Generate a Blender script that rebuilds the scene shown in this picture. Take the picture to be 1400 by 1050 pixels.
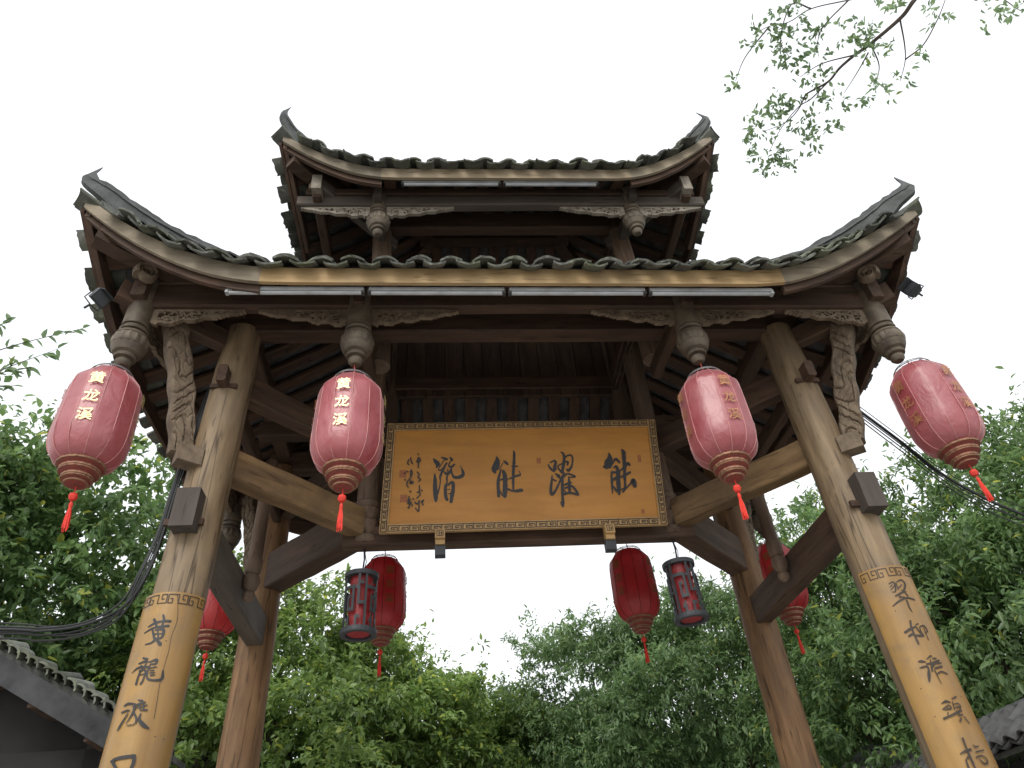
import bpy, bmesh, math, random
import numpy as np
from mathutils import Vector, Matrix, noise

# ------------------------------------------------------------------ camera, sky, sun, exposure
scene = bpy.context.scene
COL = scene.collection
for o in list(bpy.data.objects):
    bpy.data.objects.remove(o, do_unlink=True)

cam_data = bpy.data.cameras.new('camera')
cam = bpy.data.objects.new('camera', cam_data)
COL.objects.link(cam)
cam_data.sensor_fit = 'HORIZONTAL'
cam_data.sensor_width = 36.0
cam_data.lens = 968.7055 * 36.0 / 1400.0
cam_data.clip_start = 0.05
cam_data.clip_end = 2000.0
CAM = Vector((-0.53219, -4.46600, 1.55369))
c_r = Vector((0.9952746, -0.0690128, -0.0683058))
c_u = Vector((0.0097754, -0.6286694, 0.7776113))
c_f = Vector((0.0966069, 0.7746045, 0.6250240))
cam.matrix_world = Matrix(((c_r.x, c_u.x, -c_f.x, CAM.x), (c_r.y, c_u.y, -c_f.y, CAM.y),
                           (c_r.z, c_u.z, -c_f.z, CAM.z), (0, 0, 0, 1)))
scene.camera = cam

SUN_EL, SUN_AZ = math.radians(40), math.radians(200)      # azimuth clockwise from +Y: behind the camera, to its left
world = bpy.data.worlds.new('World')
scene.world = world
world.use_nodes = True
wn, wl = world.node_tree.nodes, world.node_tree.links
wn.clear()
sky = wn.new('ShaderNodeTexSky')
sky.sky_type = 'NISHITA'
sky.sun_disc = False
sky.sun_elevation = SUN_EL
sky.sun_rotation = SUN_AZ
sky.air_density = 1.6
sky.dust_density = 6.0
hs = wn.new('ShaderNodeHueSaturation')
hs.inputs['Saturation'].default_value = 0.16
mixw = wn.new('ShaderNodeMix')
mixw.data_type = 'RGBA'
mixw.inputs[0].default_value = 0.62
mixw.inputs[7].default_value = (13.2, 13.6, 14.2, 1)      # even cloud deck over the clear sky
bg = wn.new('ShaderNodeBackground')
bg.inputs['Strength'].default_value = 0.10
wo = wn.new('ShaderNodeOutputWorld')
wl.new(sky.outputs[0], hs.inputs['Color'])
wl.new(hs.outputs[0], mixw.inputs[6])
wl.new(mixw.outputs[2], bg.inputs['Color'])
wl.new(bg.outputs[0], wo.inputs['Surface'])

sun_data = bpy.data.lights.new('sun', 'SUN')
sun_data.energy = 1.0
sun_data.angle = math.radians(22)
sun_data.color = (1.0, 0.96, 0.90)
sun = bpy.data.objects.new('sun', sun_data)
COL.objects.link(sun)
sd = Vector((math.sin(SUN_AZ) * math.cos(SUN_EL), math.cos(SUN_AZ) * math.cos(SUN_EL), math.sin(SUN_EL)))
sun.rotation_euler = sd.to_track_quat('Z', 'Y').to_euler()
sun.location = (0, -6, 14)

scene.view_settings.view_transform = 'Standard'
scene.view_settings.look = 'None'
scene.view_settings.exposure = 0.38
scene.view_settings.gamma = 1.0
scene.view_settings.use_curve_mapping = False
scene.render.engine = 'CYCLES'
scene.cycles.max_bounces = 8
scene.cycles.diffuse_bounces = 4
scene.cycles.transparent_max_bounces = 6

# ------------------------------------------------------------------ traced lettering and twig data (metres)
SIGN_STROKES=[[[(-0.639, 0.5256, 0.01), (-0.6244, 0.5047, 0.0278), (-0.608, 0.4838, 0.0317), (-0.6163, 0.4595, 0.0119)], [(-0.5837, 0.5348, 0.01), (-0.5561, 0.5219, 0.022), (-0.5452, 0.5196, 0.0144)], [(-0.5672, 0.5118, 0.008), (-0.5972, 0.4591, 0.0079), (-0.6001, 0.4408, 0.0087), (-0.5866, 0.4385, 0.0118), (-0.5683, 0.4544, 0.0158), (-0.547, 0.4908, 0.0139)], [(-0.5541, 0.4786, 0.0139), (-0.5748, 0.4301, 0.0177), (-0.5881, 0.3899, 0.0157), (-0.5863, 0.3538, 0.0078), (-0.5931, 0.3022, 0.0108), (-0.6043, 0.263, 0.0154)], [(-0.6271, 0.411, 0.0098), (-0.6231, 0.3707, 0.0234), (-0.6193, 0.2989, 0.0309), (-0.6124, 0.2397, 0.0287), (-0.6112, 0.2154, 0.0172)], [(-0.5257, 0.5337, 0.01), (-0.5095, 0.5148, 0.018), (-0.5169, 0.5087, 0.01), (-0.5312, 0.4822, 0.0088), (-0.5265, 0.4637, 0.0139), (-0.5074, 0.4653, 0.0179), (-0.4926, 0.4794, 0.0139)], [(-0.5147, 0.4573, 0.0099), (-0.5092, 0.4164, 0.0118), (-0.4926, 0.3857, 0.0197), (-0.4619, 0.383, 0.0256), (-0.4355, 0.3945, 0.0256), (-0.4305, 0.4147, 0.0218), (-0.4413, 0.4475, 0.0099), (-0.4516, 0.4683, 0.0048)], [(-0.5374, 0.4496, 0.0048), (-0.5384, 0.4293, 0.0099)], [(-0.5612, 0.4257, 0.0099), (-0.5472, 0.4112, 0.0197), (-0.5283, 0.4169, 0.0217), (-0.516, 0.441, 0.0119)], [(-0.5391, 0.4009, 0.0118), (-0.5418, 0.3768, 0.0137), (-0.5403, 0.3446, 0.0098), (-0.5487, 0.3209, 0.0194), (-0.5486, 0.2773, 0.0232), (-0.543, 0.2378, 0.0231), (-0.5348, 0.2219, 0.0192)], [(-0.5338, 0.3245, 0.0097), (-0.5137, 0.344, 0.0195), (-0.4984, 0.3416, 0.0215), (-0.4965, 0.2957, 0.0252), (-0.5025, 0.2563, 0.027), (-0.5079, 0.2075, 0.023)], [(-0.5343, 0.2947, 0.007), (-0.5193, 0.2963, 0.007)], [(-0.5272, 0.2629, 0.0069), (-0.5161, 0.2665, 0.0077)]], [[(-0.197, 0.5295, 0.0102), (-0.1927, 0.4981, 0.0364), (-0.202, 0.461, 0.0523), (-0.2133, 0.4324, 0.04), (-0.2091, 0.4118, 0.016)], [(-0.1821, 0.4317, 0.0056), (-0.1513, 0.4827, 0.0065)], [(-0.1475, 0.4993, 0.0081), (-0.1316, 0.4844, 0.0202), (-0.1197, 0.4717, 0.0141)], [(-0.1665, 0.4355, 0.0088), (-0.1796, 0.3866, 0.0179), (-0.1869, 0.3461, 0.0218), (-0.1862, 0.2897, 0.0216), (-0.1837, 0.2379, 0.0195)], [(-0.1507, 0.4207, 0.02), (-0.1407, 0.3898, 0.0299), (-0.1383, 0.3288, 0.0317), (-0.1398, 0.2805, 0.0334), (-0.1414, 0.2367, 0.0254)], [(-0.1831, 0.3501, 0.0119), (-0.158, 0.3616, 0.0119)], [(-0.1784, 0.2815, 0.0079), (-0.1588, 0.2451, 0.0117)], [(-0.0766, 0.5757, 0.0066), (-0.0726, 0.5544, 0.0164), (-0.0744, 0.4915, 0.0203), (-0.0783, 0.4501, 0.0202), (-0.082, 0.368, 0.018), (-0.0818, 0.2871, 0.0138)], [(-0.0921, 0.4566, 0.0081), (-0.0724, 0.4541, 0.0141), (-0.0507, 0.4557, 0.0101)], [(-0.1229, 0.3588, 0.006), (-0.0918, 0.3703, 0.012), (-0.0527, 0.3857, 0.016), (-0.0311, 0.3893, 0.01), (-0.0409, 0.4224, 0.0048)], [(-0.1206, 0.2881, 0.0158), (-0.0915, 0.2753, 0.0118), (-0.0605, 0.2725, 0.0197), (-0.0294, 0.2777, 0.0257), (-0.0209, 0.2734, 0.0158)]], [[(0.1666, 0.4638, 0.0083), (0.1817, 0.4353, 0.016), (0.197, 0.4163, 0.0137)], [(0.1826, 0.4776, 0.0101), (0.21, 0.4912, 0.0139), (0.2211, 0.4816, 0.0185), (0.2159, 0.4534, 0.023), (0.206, 0.4161, 0.0206)], [(0.206, 0.4161, 0.0114), (0.2242, 0.4274, 0.0101)], [(0.2167, 0.3948, 0.0091), (0.2363, 0.3758, 0.0251), (0.2427, 0.3641, 0.0159)], [(0.1917, 0.3792, 0.0091), (0.1861, 0.3331, 0.0158), (0.1781, 0.2693, 0.0202), (0.1863, 0.2419, 0.0223), (0.2089, 0.264, 0.0157), (0.2323, 0.309, 0.0135), (0.256, 0.3591, 0.0127), (0.2796, 0.3957, 0.0114)], [(0.1955, 0.3513, 0.0136), (0.2175, 0.3392, 0.0127)], [(0.2618, 0.557, 0.0084), (0.2796, 0.5423, 0.0164), (0.2828, 0.4993, 0.0186), (0.2719, 0.4381, 0.0207), (0.264, 0.4008, 0.0183)], [(0.2831, 0.5088, 0.014), (0.3065, 0.5274, 0.0103), (0.334, 0.5317, 0.0117), (0.3444, 0.5028, 0.0117), (0.3357, 0.4508, 0.0139), (0.3118, 0.4161, 0.0207), (0.2985, 0.4234, 0.0138)], [(0.2774, 0.4709, 0.0116), (0.2453, 0.4574, 0.0101), (0.2358, 0.4388, 0.0101), (0.2574, 0.4056, 0.016)], [(0.2868, 0.4802, 0.0116), (0.3094, 0.4798, 0.0139), (0.3041, 0.4562, 0.0116)], [(0.263, 0.3682, 0.016), (0.2614, 0.3129, 0.0204), (0.2587, 0.2219, 0.0179), (0.2596, 0.1769, 0.02), (0.2596, 0.1479, 0.0071)], [(0.2444, 0.1841, 0.008), (0.2547, 0.1592, 0.0155)], [(0.2696, 0.3634, 0.0128), (0.3019, 0.3906, 0.0128), (0.3464, 0.3733, 0.0137), (0.3529, 0.3661, 0.0114), (0.319, 0.3623, 0.0069)], [(0.3102, 0.3671, 0.01), (0.3105, 0.3117, 0.0204), (0.3106, 0.2477, 0.018)], [(0.2702, 0.3081, 0.0113), (0.2995, 0.3165, 0.0159), (0.3221, 0.3229, 0.0136)], [(0.2806, 0.2849, 0.0135), (0.3167, 0.2977, 0.0136), (0.3345, 0.2927, 0.0158), (0.3599, 0.2555, 0.018), (0.3679, 0.2325, 0.0157)], [(0.2659, 0.2398, 0.0179), (0.3106, 0.25, 0.0157), (0.3635, 0.2349, 0.0157)], [(0.2713, 0.2715, 0.0068), (0.2861, 0.2483, 0.0081)]], [[(0.6095, 0.5418, 0.0084), (0.6138, 0.5117, 0.0294), (0.6053, 0.4736, 0.0584), (0.5849, 0.4401, 0.0456), (0.5663, 0.4363, 0.0166)], [(0.6407, 0.4813, 0.0105), (0.658, 0.4938, 0.021), (0.681, 0.4678, 0.0146)], [(0.6084, 0.4228, 0.005), (0.6446, 0.477, 0.0063)], [(0.6352, 0.4264, 0.0104), (0.6544, 0.4387, 0.0166), (0.6642, 0.4006, 0.0269), (0.6603, 0.3422, 0.0308), (0.6584, 0.2844, 0.0305), (0.657, 0.2334, 0.0202)], [(0.6194, 0.4036, 0.0062), (0.6152, 0.3682, 0.0144), (0.6136, 0.3102, 0.0163), (0.611, 0.2366, 0.0065)], [(0.6188, 0.3932, 0.0165), (0.6554, 0.3924, 0.0165)], [(0.6172, 0.3349, 0.0184), (0.6486, 0.3508, 0.0205)], [(0.6166, 0.2937, 0.0102), (0.6422, 0.2521, 0.0162)], [(0.7064, 0.5659, 0.0127), (0.7173, 0.5441, 0.0296), (0.716, 0.4969, 0.0273), (0.7136, 0.4332, 0.025), (0.7088, 0.3661, 0.0206), (0.7067, 0.3079, 0.0164), (0.7023, 0.2751, 0.0143)], [(0.7156, 0.4331, 0.0167), (0.738, 0.4581, 0.0251), (0.7536, 0.445, 0.0125)], [(0.6764, 0.4003, 0.0104), (0.6983, 0.4208, 0.0125)], [(0.6774, 0.3543, 0.0124), (0.7196, 0.3742, 0.0186), (0.7495, 0.3903, 0.0166)], [(0.6862, 0.2469, 0.0142), (0.7125, 0.2748, 0.0122), (0.7473, 0.3069, 0.0123), (0.7655, 0.3314, 0.0288), (0.7718, 0.3063, 0.0349), (0.7742, 0.2856, 0.0246)], [(0.6752, 0.2635, 0.0102), (0.7044, 0.2751, 0.0102)]], [[(-0.7484, 0.5635, 0.007), (-0.7461, 0.5567, 0.007)], [(-0.7558, 0.5069, 0.0069), (-0.7409, 0.5349, 0.007), (-0.7297, 0.509, 0.0069), (-0.7531, 0.5018, 0.0069)], [(-0.7457, 0.535, 0.007), (-0.7408, 0.4581, 0.0069)], [(-0.746, 0.4278, 0.0069), (-0.7329, 0.4073, 0.0068), (-0.741, 0.3874, 0.0068), (-0.7212, 0.3719, 0.0068), (-0.7344, 0.3572, 0.0068)], [(-0.7278, 0.3272, 0.0068), (-0.7253, 0.2876, 0.0067), (-0.7411, 0.2782, 0.0067)], [(-0.7116, 0.2932, 0.0067), (-0.7058, 0.29, 0.0067)], [(-0.7247, 0.2777, 0.0067), (-0.7191, 0.2629, 0.0067), (-0.7407, 0.2366, 0.0067)], [(-0.7506, 0.2101, 0.0067), (-0.738, 0.1952, 0.0066), (-0.721, 0.219, 0.0067)], [(-0.7257, 0.2191, 0.0067), (-0.722, 0.161, 0.0066), (-0.7255, 0.1443, 0.0066), (-0.7454, 0.1665, 0.0066)], [(-0.7111, 0.209, 0.0067), (-0.6934, 0.2231, 0.0067), (-0.7015, 0.2039, 0.0067), (-0.6958, 0.1867, 0.0066)], [(-0.8115, 0.5209, 0.0069), (-0.8168, 0.4954, 0.0069), (-0.8088, 0.4825, 0.0069)], [(-0.7982, 0.536, 0.007), (-0.7941, 0.5103, 0.0069), (-0.7832, 0.4896, 0.0069)], [(-0.8353, 0.4237, 0.0068), (-0.8294, 0.4196, 0.0068)], [(-0.8186, 0.4335, 0.0068), (-0.8108, 0.4303, 0.0068)], [(-0.7896, 0.4439, 0.0069), (-0.7808, 0.4185, 0.0068), (-0.7925, 0.3836, 0.0068), (-0.8096, 0.359, 0.0068), (-0.8122, 0.3293, 0.0068), (-0.8021, 0.3192, 0.0067)], [(-0.7916, 0.4389, 0.0069), (-0.7912, 0.3986, 0.0068)], [(-0.7948, 0.3487, 0.0068), (-0.7767, 0.3582, 0.0068), (-0.7714, 0.3482, 0.0068), (-0.7898, 0.3436, 0.0068), (-0.7868, 0.3685, 0.0068)], [(-0.8294, 0.3745, 0.0068), (-0.8244, 0.3694, 0.0068)], [(-0.7906, 0.2868, 0.0067), (-0.7812, 0.2866, 0.0067)], [(-0.7927, 0.2502, 0.0067), (-0.7992, 0.2115, 0.0066), (-0.782, 0.2304, 0.0067)], [(-0.8009, 0.2018, 0.0066), (-0.7758, 0.206, 0.0066)], [(-0.791, 0.2258, 0.0067), (-0.7873, 0.1725, 0.0066), (-0.7965, 0.1728, 0.0066)], [(-0.7784, 0.2109, 0.0066), (-0.7672, 0.1816, 0.0066)], [(-0.7671, 0.2348, 0.0067), (-0.7602, 0.2298, 0.0067)]]]
SEALS=[(-0.8453, 0.4184, 0.0482, 0.0547), (-0.8293, 0.239, 0.0474, 0.0532), (0.1014, 0.4953, 0.0308, 0.0435), (0.8294, 0.4977, 0.0247, 0.0577), (0.8146, 0.1017, 0.0258, 0.0322)]
LEFT_STROKES=[[[(0.0028, 2.9344, 0.0102), (0.0111, 2.9119, 0.0128), (0.0104, 2.8827, 0.01)], [(-0.0355, 2.9157, 0.0142), (-0.0205, 2.8923, 0.012), (-0.0142, 2.8783, 0.011)], [(-0.0557, 2.8836, 0.0088), (-0.0247, 2.898, 0.0134), (0.008, 2.9039, 0.0114), (0.0402, 2.9044, 0.0151)], [(-0.0694, 2.8567, 0.0081), (-0.0259, 2.8737, 0.0119), (0.038, 2.882, 0.0128)], [(-0.015, 2.8622, 0.0083), (0.02, 2.8638, 0.0149), (0.0214, 2.8268, 0.0127), (-0.0048, 2.8221, 0.0073)], [(-0.0052, 2.8642, 0.0064), (0.0069, 2.8245, 0.0081)], [(-0.0285, 2.8611, 0.0101), (-0.0101, 2.8224, 0.0118)], [(-0.0134, 2.844, 0.0073), (0.0196, 2.845, 0.0059)], [(-0.0033, 2.8167, 0.0124), (-0.0208, 2.8026, 0.01), (-0.0467, 2.7976, 0.0054)], [(0.0046, 2.8141, 0.0118), (0.0215, 2.7956, 0.0179), (0.0264, 2.79, 0.0072)]], [[(-0.0393, 2.735, 0.0075), (-0.0187, 2.7279, 0.0116)], [(-0.0028, 2.7145, 0.0079), (0.0245, 2.7235, 0.0119), (0.0239, 2.7061, 0.01), (0.0028, 2.7039, 0.0071)], [(-0.0528, 2.7118, 0.0082), (-0.0218, 2.7184, 0.0117), (-0.0106, 2.715, 0.0071)], [(-0.0168, 2.7103, 0.0062), (-0.0227, 2.6934, 0.0062)], [(-0.0382, 2.7001, 0.0084), (-0.0313, 2.6888, 0.007)], [(0.0017, 2.6988, 0.0064), (-0.0021, 2.6646, 0.0087), (0.0098, 2.6371, 0.0095), (0.044, 2.6325, 0.0099), (0.0655, 2.6408, 0.0144), (0.0622, 2.6754, 0.0082)], [(-0.0807, 2.6741, 0.0036), (-0.0526, 2.6919, 0.0101), (-0.0045, 2.6921, 0.0097)], [(0.0047, 2.6864, 0.0062), (0.03, 2.6909, 0.0066)], [(-0.0397, 2.6778, 0.0092), (-0.0128, 2.6774, 0.0088), (-0.0116, 2.6355, 0.0079), (-0.0172, 2.6189, 0.0113)], [(0.0076, 2.6752, 0.0055), (0.0241, 2.676, 0.0057)], [(-0.0352, 2.6744, 0.0088), (-0.0387, 2.6479, 0.0096), (-0.0388, 2.6189, 0.0116)], [(0.01, 2.6643, 0.0061), (0.0289, 2.6661, 0.0057)], [(-0.0341, 2.6597, 0.0052), (-0.0134, 2.6603, 0.0053)], [(0.0155, 2.653, 0.0061), (0.0313, 2.656, 0.006)]], [[(-0.0096, 2.5478, 0.0053), (0.0099, 2.5431, 0.0093), (0.0059, 2.5366, 0.0053)], [(-0.0711, 2.5301, 0.0072), (-0.053, 2.5362, 0.0118), (-0.0283, 2.5336, 0.0086)], [(-0.0242, 2.5207, 0.0066), (-0.0011, 2.5312, 0.0092), (0.0219, 2.5374, 0.0074)], [(-0.02, 2.5311, 0.0104), (-0.0166, 2.5063, 0.0112), (-0.0235, 2.4791, 0.0078), (-0.0367, 2.453, 0.0032)], [(-0.0011, 2.5298, 0.006), (0.0099, 2.5083, 0.0066)], [(0.0187, 2.5289, 0.0065), (0.0222, 2.508, 0.0065)], [(-0.018, 2.5131, 0.0053), (0.0318, 2.5252, 0.0062)], [(-0.0739, 2.5028, 0.0085), (-0.0475, 2.5074, 0.0084), (-0.0353, 2.5061, 0.0046)], [(0.0095, 2.5045, 0.004), (0.0368, 2.5046, 0.0089)], [(-0.0134, 2.4955, 0.0078), (0.0048, 2.4672, 0.0095), (0.0, 2.4467, 0.0052), (-0.0289, 2.4439, 0.0045)], [(-0.0694, 2.4301, 0.0083), (-0.0598, 2.4525, 0.0108), (-0.0396, 2.4944, 0.0059)], [(0.0163, 2.4906, 0.0052), (0.0158, 2.4664, 0.012), (0.0387, 2.4426, 0.0158), (0.0622, 2.4297, 0.0061)]], [[(-0.0574, 2.3053, 0.0119), (-0.0339, 2.3138, 0.0137), (0.0298, 2.3202, 0.0153)], [(0.0332, 2.3199, 0.0148), (0.0367, 2.2941, 0.0145), (0.0311, 2.2656, 0.013)], [(-0.0473, 2.2993, 0.0134), (-0.0258, 2.2749, 0.0136), (-0.0102, 2.258, 0.0136)], [(-0.0198, 2.2666, 0.0106), (0.0305, 2.2673, 0.0099)]]]
RIGHT_STROKES=[[[(-0.0174, 2.9566, 0.0052), (0.0128, 2.9665, 0.0117), (0.025, 2.9454, 0.0137), (0.0021, 2.91, 0.0103), (-0.0123, 2.911, 0.0043)], [(-0.0591, 2.9525, 0.005), (-0.0358, 2.9586, 0.0086), (-0.0321, 2.9382, 0.0087), (-0.0446, 2.9075, 0.0078), (-0.0609, 2.9074, 0.0034)], [(-0.0236, 2.9525, 0.0053), (-0.0246, 2.9273, 0.006)], [(-0.0624, 2.9327, 0.0034), (-0.0459, 2.945, 0.0051)], [(-0.0292, 2.9173, 0.006), (0.0033, 2.9403, 0.006)], [(-0.0636, 2.9179, 0.0043), (-0.0369, 2.9385, 0.006)], [(-0.052, 2.8837, 0.0087), (-0.0074, 2.9003, 0.0111), (0.0069, 2.9026, 0.0086)], [(0.0009, 2.9004, 0.0095), (0.0092, 2.88, 0.0102)], [(-0.034, 2.883, 0.0068), (-0.0279, 2.8749, 0.0093)], [(-0.0378, 2.8737, 0.0068), (-0.0136, 2.8739, 0.006)], [(-0.0846, 2.8359, 0.0058), (-0.0453, 2.8552, 0.0103), (-0.0016, 2.868, 0.0111), (0.0381, 2.8586, 0.0108)], [(-0.0075, 2.8556, 0.0086), (-0.0102, 2.8167, 0.0094), (-0.0059, 2.7926, 0.0042)]], [[(-0.0351, 2.7475, 0.0108), (-0.0419, 2.7203, 0.0091), (-0.044, 2.6833, 0.0099), (-0.0432, 2.6327, 0.0106)], [(-0.0165, 2.7265, 0.0058), (-0.0025, 2.7305, 0.0066)], [(0.003, 2.716, 0.0066), (0.0253, 2.7182, 0.0099), (0.0317, 2.6928, 0.0075), (0.0147, 2.6829, 0.007)], [(-0.0203, 2.7176, 0.0066), (-0.0163, 2.6942, 0.0089), (-0.0042, 2.6697, 0.0142), (-0.0439, 2.6736, 0.011)], [(-0.0804, 2.6966, 0.0116), (-0.0518, 2.7075, 0.0141), (-0.0261, 2.7155, 0.0091)], [(-0.0041, 2.7116, 0.0066), (-0.0072, 2.6838, 0.0082)], [(0.0168, 2.7066, 0.005), (0.0145, 2.6461, 0.0049)], [(-0.0692, 2.6759, 0.0116), (-0.0485, 2.6836, 0.0106)]], [[(-0.0374, 2.5541, 0.0037), (-0.0145, 2.5671, 0.0085), (-0.0076, 2.5666, 0.0055)], [(-0.0057, 2.5547, 0.0084), (0.0094, 2.555, 0.0081)], [(-0.0774, 2.5489, 0.0059), (-0.0632, 2.5477, 0.0131), (-0.0489, 2.5423, 0.0063)], [(-0.0212, 2.5511, 0.0051), (-0.0308, 2.5147, 0.0081), (-0.0352, 2.4968, 0.0083)], [(-0.0468, 2.5318, 0.0075), (-0.0218, 2.5342, 0.0083), (0.0194, 2.5437, 0.0108)], [(-0.0254, 2.5273, 0.0057), (0.0261, 2.5321, 0.0078)], [(-0.0274, 2.5144, 0.006), (-0.0116, 2.5264, 0.0063)], [(-0.0831, 2.5192, 0.0042), (-0.0645, 2.521, 0.0094), (-0.0485, 2.5202, 0.0078), (-0.0491, 2.5034, 0.0093), (-0.0569, 2.4813, 0.0145), (-0.0673, 2.4531, 0.0081)], [(-0.017, 2.508, 0.0081), (0.0204, 2.515, 0.0116)], [(-0.0233, 2.5006, 0.0057), (-0.0222, 2.4736, 0.0056), (-0.0197, 2.434, 0.0024)], [(-0.0183, 2.4817, 0.005), (0.0075, 2.4902, 0.0092), (0.0339, 2.4785, 0.0072)]], [[(-0.0019, 2.3633, 0.0051), (0.0227, 2.372, 0.0097)], [(-0.0567, 2.3477, 0.0043), (-0.0344, 2.3546, 0.0114), (-0.0187, 2.3494, 0.0064)], [(-0.0064, 2.3501, 0.0057), (-0.0123, 2.3166, 0.005)], [(-0.0057, 2.3387, 0.0043), (0.0183, 2.3417, 0.0057), (0.0236, 2.3264, 0.0064), (-0.0004, 2.2974, 0.0057)], [(-0.062, 2.3222, 0.0058), (-0.0302, 2.3372, 0.0055), (-0.0259, 2.3216, 0.0071), (-0.0558, 2.3193, 0.0055)], [(-0.0064, 2.3238, 0.005), (0.0177, 2.3268, 0.0074)], [(-0.0426, 2.3272, 0.0042), (-0.033, 2.3225, 0.0048)], [(-0.0084, 2.3071, 0.0064), (0.0183, 2.3078, 0.0086)], [(-0.0736, 2.2826, 0.01), (-0.0439, 2.29, 0.009), (-0.0017, 2.3031, 0.0114)], [(-0.047, 2.305, 0.0056), (-0.0515, 2.2946, 0.0055)], [(-0.0057, 2.2881, 0.0057), (0.0142, 2.2912, 0.008)], [(0.0182, 2.2818, 0.0056), (0.0297, 2.2537, 0.007)], [(-0.0012, 2.2751, 0.0086), (-0.0118, 2.2627, 0.0084)]], [[(-0.0331, 2.1899, 0.0103), (-0.0349, 2.1616, 0.0082), (-0.036, 2.1267, 0.0095), (-0.0357, 2.0954, 0.0099), (-0.0355, 2.0645, 0.0072)], [(0.0002, 2.1592, 0.0049), (0.0077, 2.1514, 0.0074), (0.0235, 2.1546, 0.0054)], [(-0.0696, 2.1289, 0.0052), (-0.0453, 2.1383, 0.0087), (-0.021, 2.1427, 0.0116)], [(-0.0013, 2.1307, 0.0058), (0.0413, 2.1367, 0.0075)], [(-0.0336, 2.1231, 0.0079), (-0.0552, 2.1046, 0.0054)], [(-0.0104, 2.1087, 0.0074), (0.0181, 2.1143, 0.0073), (0.0348, 2.1019, 0.0077), (0.0306, 2.0846, 0.01), (0.013, 2.0817, 0.0083), (0.0008, 2.0993, 0.0054)], [(-0.0585, 2.1014, 0.0068), (-0.0615, 2.0673, 0.0101)]]]
TWIGS=[[(2.352, -3.154, 5.677), (2.099, -3.067, 5.443), (1.934, -3.007, 5.279), (1.9, -2.922, 5.267), (1.799, -2.778, 5.269), (1.743, -2.713, 5.274), (1.687, -2.638, 5.271), (1.649, -2.567, 5.258), (1.585, -2.509, 5.266), (1.552, -2.48, 5.269)], [(1.649, -2.567, 5.258), (1.582, -2.467, 5.245), (1.526, -2.411, 5.246), (1.456, -2.289, 5.214), (1.416, -2.173, 5.165)], [(1.552, -2.48, 5.269), (1.528, -2.401, 5.239), (1.473, -2.324, 5.226), (1.368, -2.256, 5.24)], [(1.898, -2.912, 5.264), (1.968, -2.801, 5.233), (1.994, -2.725, 5.193), (1.993, -2.636, 5.15)], [(1.994, -2.735, 5.198), (2.072, -2.802, 5.227), (2.11, -2.905, 5.271), (2.107, -2.981, 5.278), (2.109, -3.067, 5.309)], [(1.799, -2.738, 5.251), (1.745, -2.66, 5.183), (1.706, -2.555, 5.154)], [(2.099, -3.067, 5.443), (1.886, -2.988, 5.428), (1.659, -2.936, 5.42), (1.499, -2.861, 5.476), (1.408, -2.781, 5.489), (1.316, -2.741, 5.516), (1.237, -2.684, 5.527)], [(1.499, -2.861, 5.476), (1.402, -2.859, 5.524), (1.382, -2.694, 5.464), (1.44, -2.626, 5.403)], [(1.659, -2.936, 5.42), (1.547, -2.806, 5.367), (1.542, -2.685, 5.316)], [(2.352, -3.154, 5.677), (2.38, -3.055, 5.366), (2.413, -3.038, 5.2), (2.455, -3.024, 5.16)], [(2.38, -3.055, 5.366), (2.337, -2.999, 5.311)], [(1.799, -2.778, 5.269), (1.909, -2.659, 5.27), (1.91, -2.568, 5.224)], [(1.743, -2.713, 5.274), (1.603, -2.636, 5.32), (1.511, -2.551, 5.329)], [(1.316, -2.741, 5.516), (1.24, -2.558, 5.526), (1.207, -2.435, 5.479)]]
TWIG_CLUSTERS=[(1.235, -2.694, 5.532), (1.304, -2.749, 5.525), (1.382, -2.694, 5.464), (1.409, -2.831, 5.51), (1.413, -2.862, 5.52), (1.438, -2.636, 5.408), (1.563, -2.766, 5.402), (1.587, -2.802, 5.405), (1.562, -2.676, 5.362), (1.611, -2.648, 5.321), (1.685, -2.787, 5.342), (1.776, -2.83, 5.307), (1.816, -2.792, 5.265), (1.76, -2.752, 5.282), (1.771, -2.706, 5.253), (1.896, -2.825, 5.228), (1.85, -2.927, 5.301), (1.892, -2.986, 5.298), (2.022, -2.975, 5.207), (2.051, -2.951, 5.176), (2.028, -2.797, 5.125), (1.191, -2.446, 5.432), (1.511, -2.551, 5.329), (1.567, -2.545, 5.295), (1.621, -2.6, 5.292), (1.411, -2.423, 5.314), (1.459, -2.404, 5.278), (1.444, -2.359, 5.261), (1.638, -2.462, 5.21), (1.677, -2.483, 5.198), (1.309, -2.262, 5.274), (1.368, -2.256, 5.24), (1.294, -2.28, 5.292), (1.49, -2.287, 5.194), (1.549, -2.345, 5.195), (1.598, -2.379, 5.186), (1.661, -2.335, 5.123), (1.688, -2.364, 5.123), (1.626, -2.284, 5.114), (1.333, -2.178, 5.211), (1.417, -2.163, 5.157), (1.434, -2.126, 5.124), (1.491, -2.131, 5.095), (1.579, -2.229, 5.107), (1.849, -2.604, 5.153), (1.876, -2.618, 5.141), (1.85, -2.555, 5.126), (1.961, -2.659, 5.105), (1.753, -2.475, 5.146), (2.192, -3.073, 5.121), (2.257, -3.053, 5.063), (2.296, -3.088, 5.046), (2.334, -3.083, 5.013), (1.332, -2.775, 5.523), (1.393, -2.747, 5.482), (1.446, -2.859, 5.503), (1.324, -2.702, 5.495), (1.401, -2.658, 5.438), (1.448, -2.699, 5.433), (1.374, -2.621, 5.433), (1.79, -2.814, 5.291), (1.765, -2.837, 5.317), (1.408, -2.37, 5.286), (1.479, -2.42, 5.276), (1.35, -2.219, 5.228), (1.289, -2.236, 5.269), (1.398, -2.137, 5.151), (1.39, -2.104, 5.133), (1.46, -2.185, 5.148)]
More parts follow.
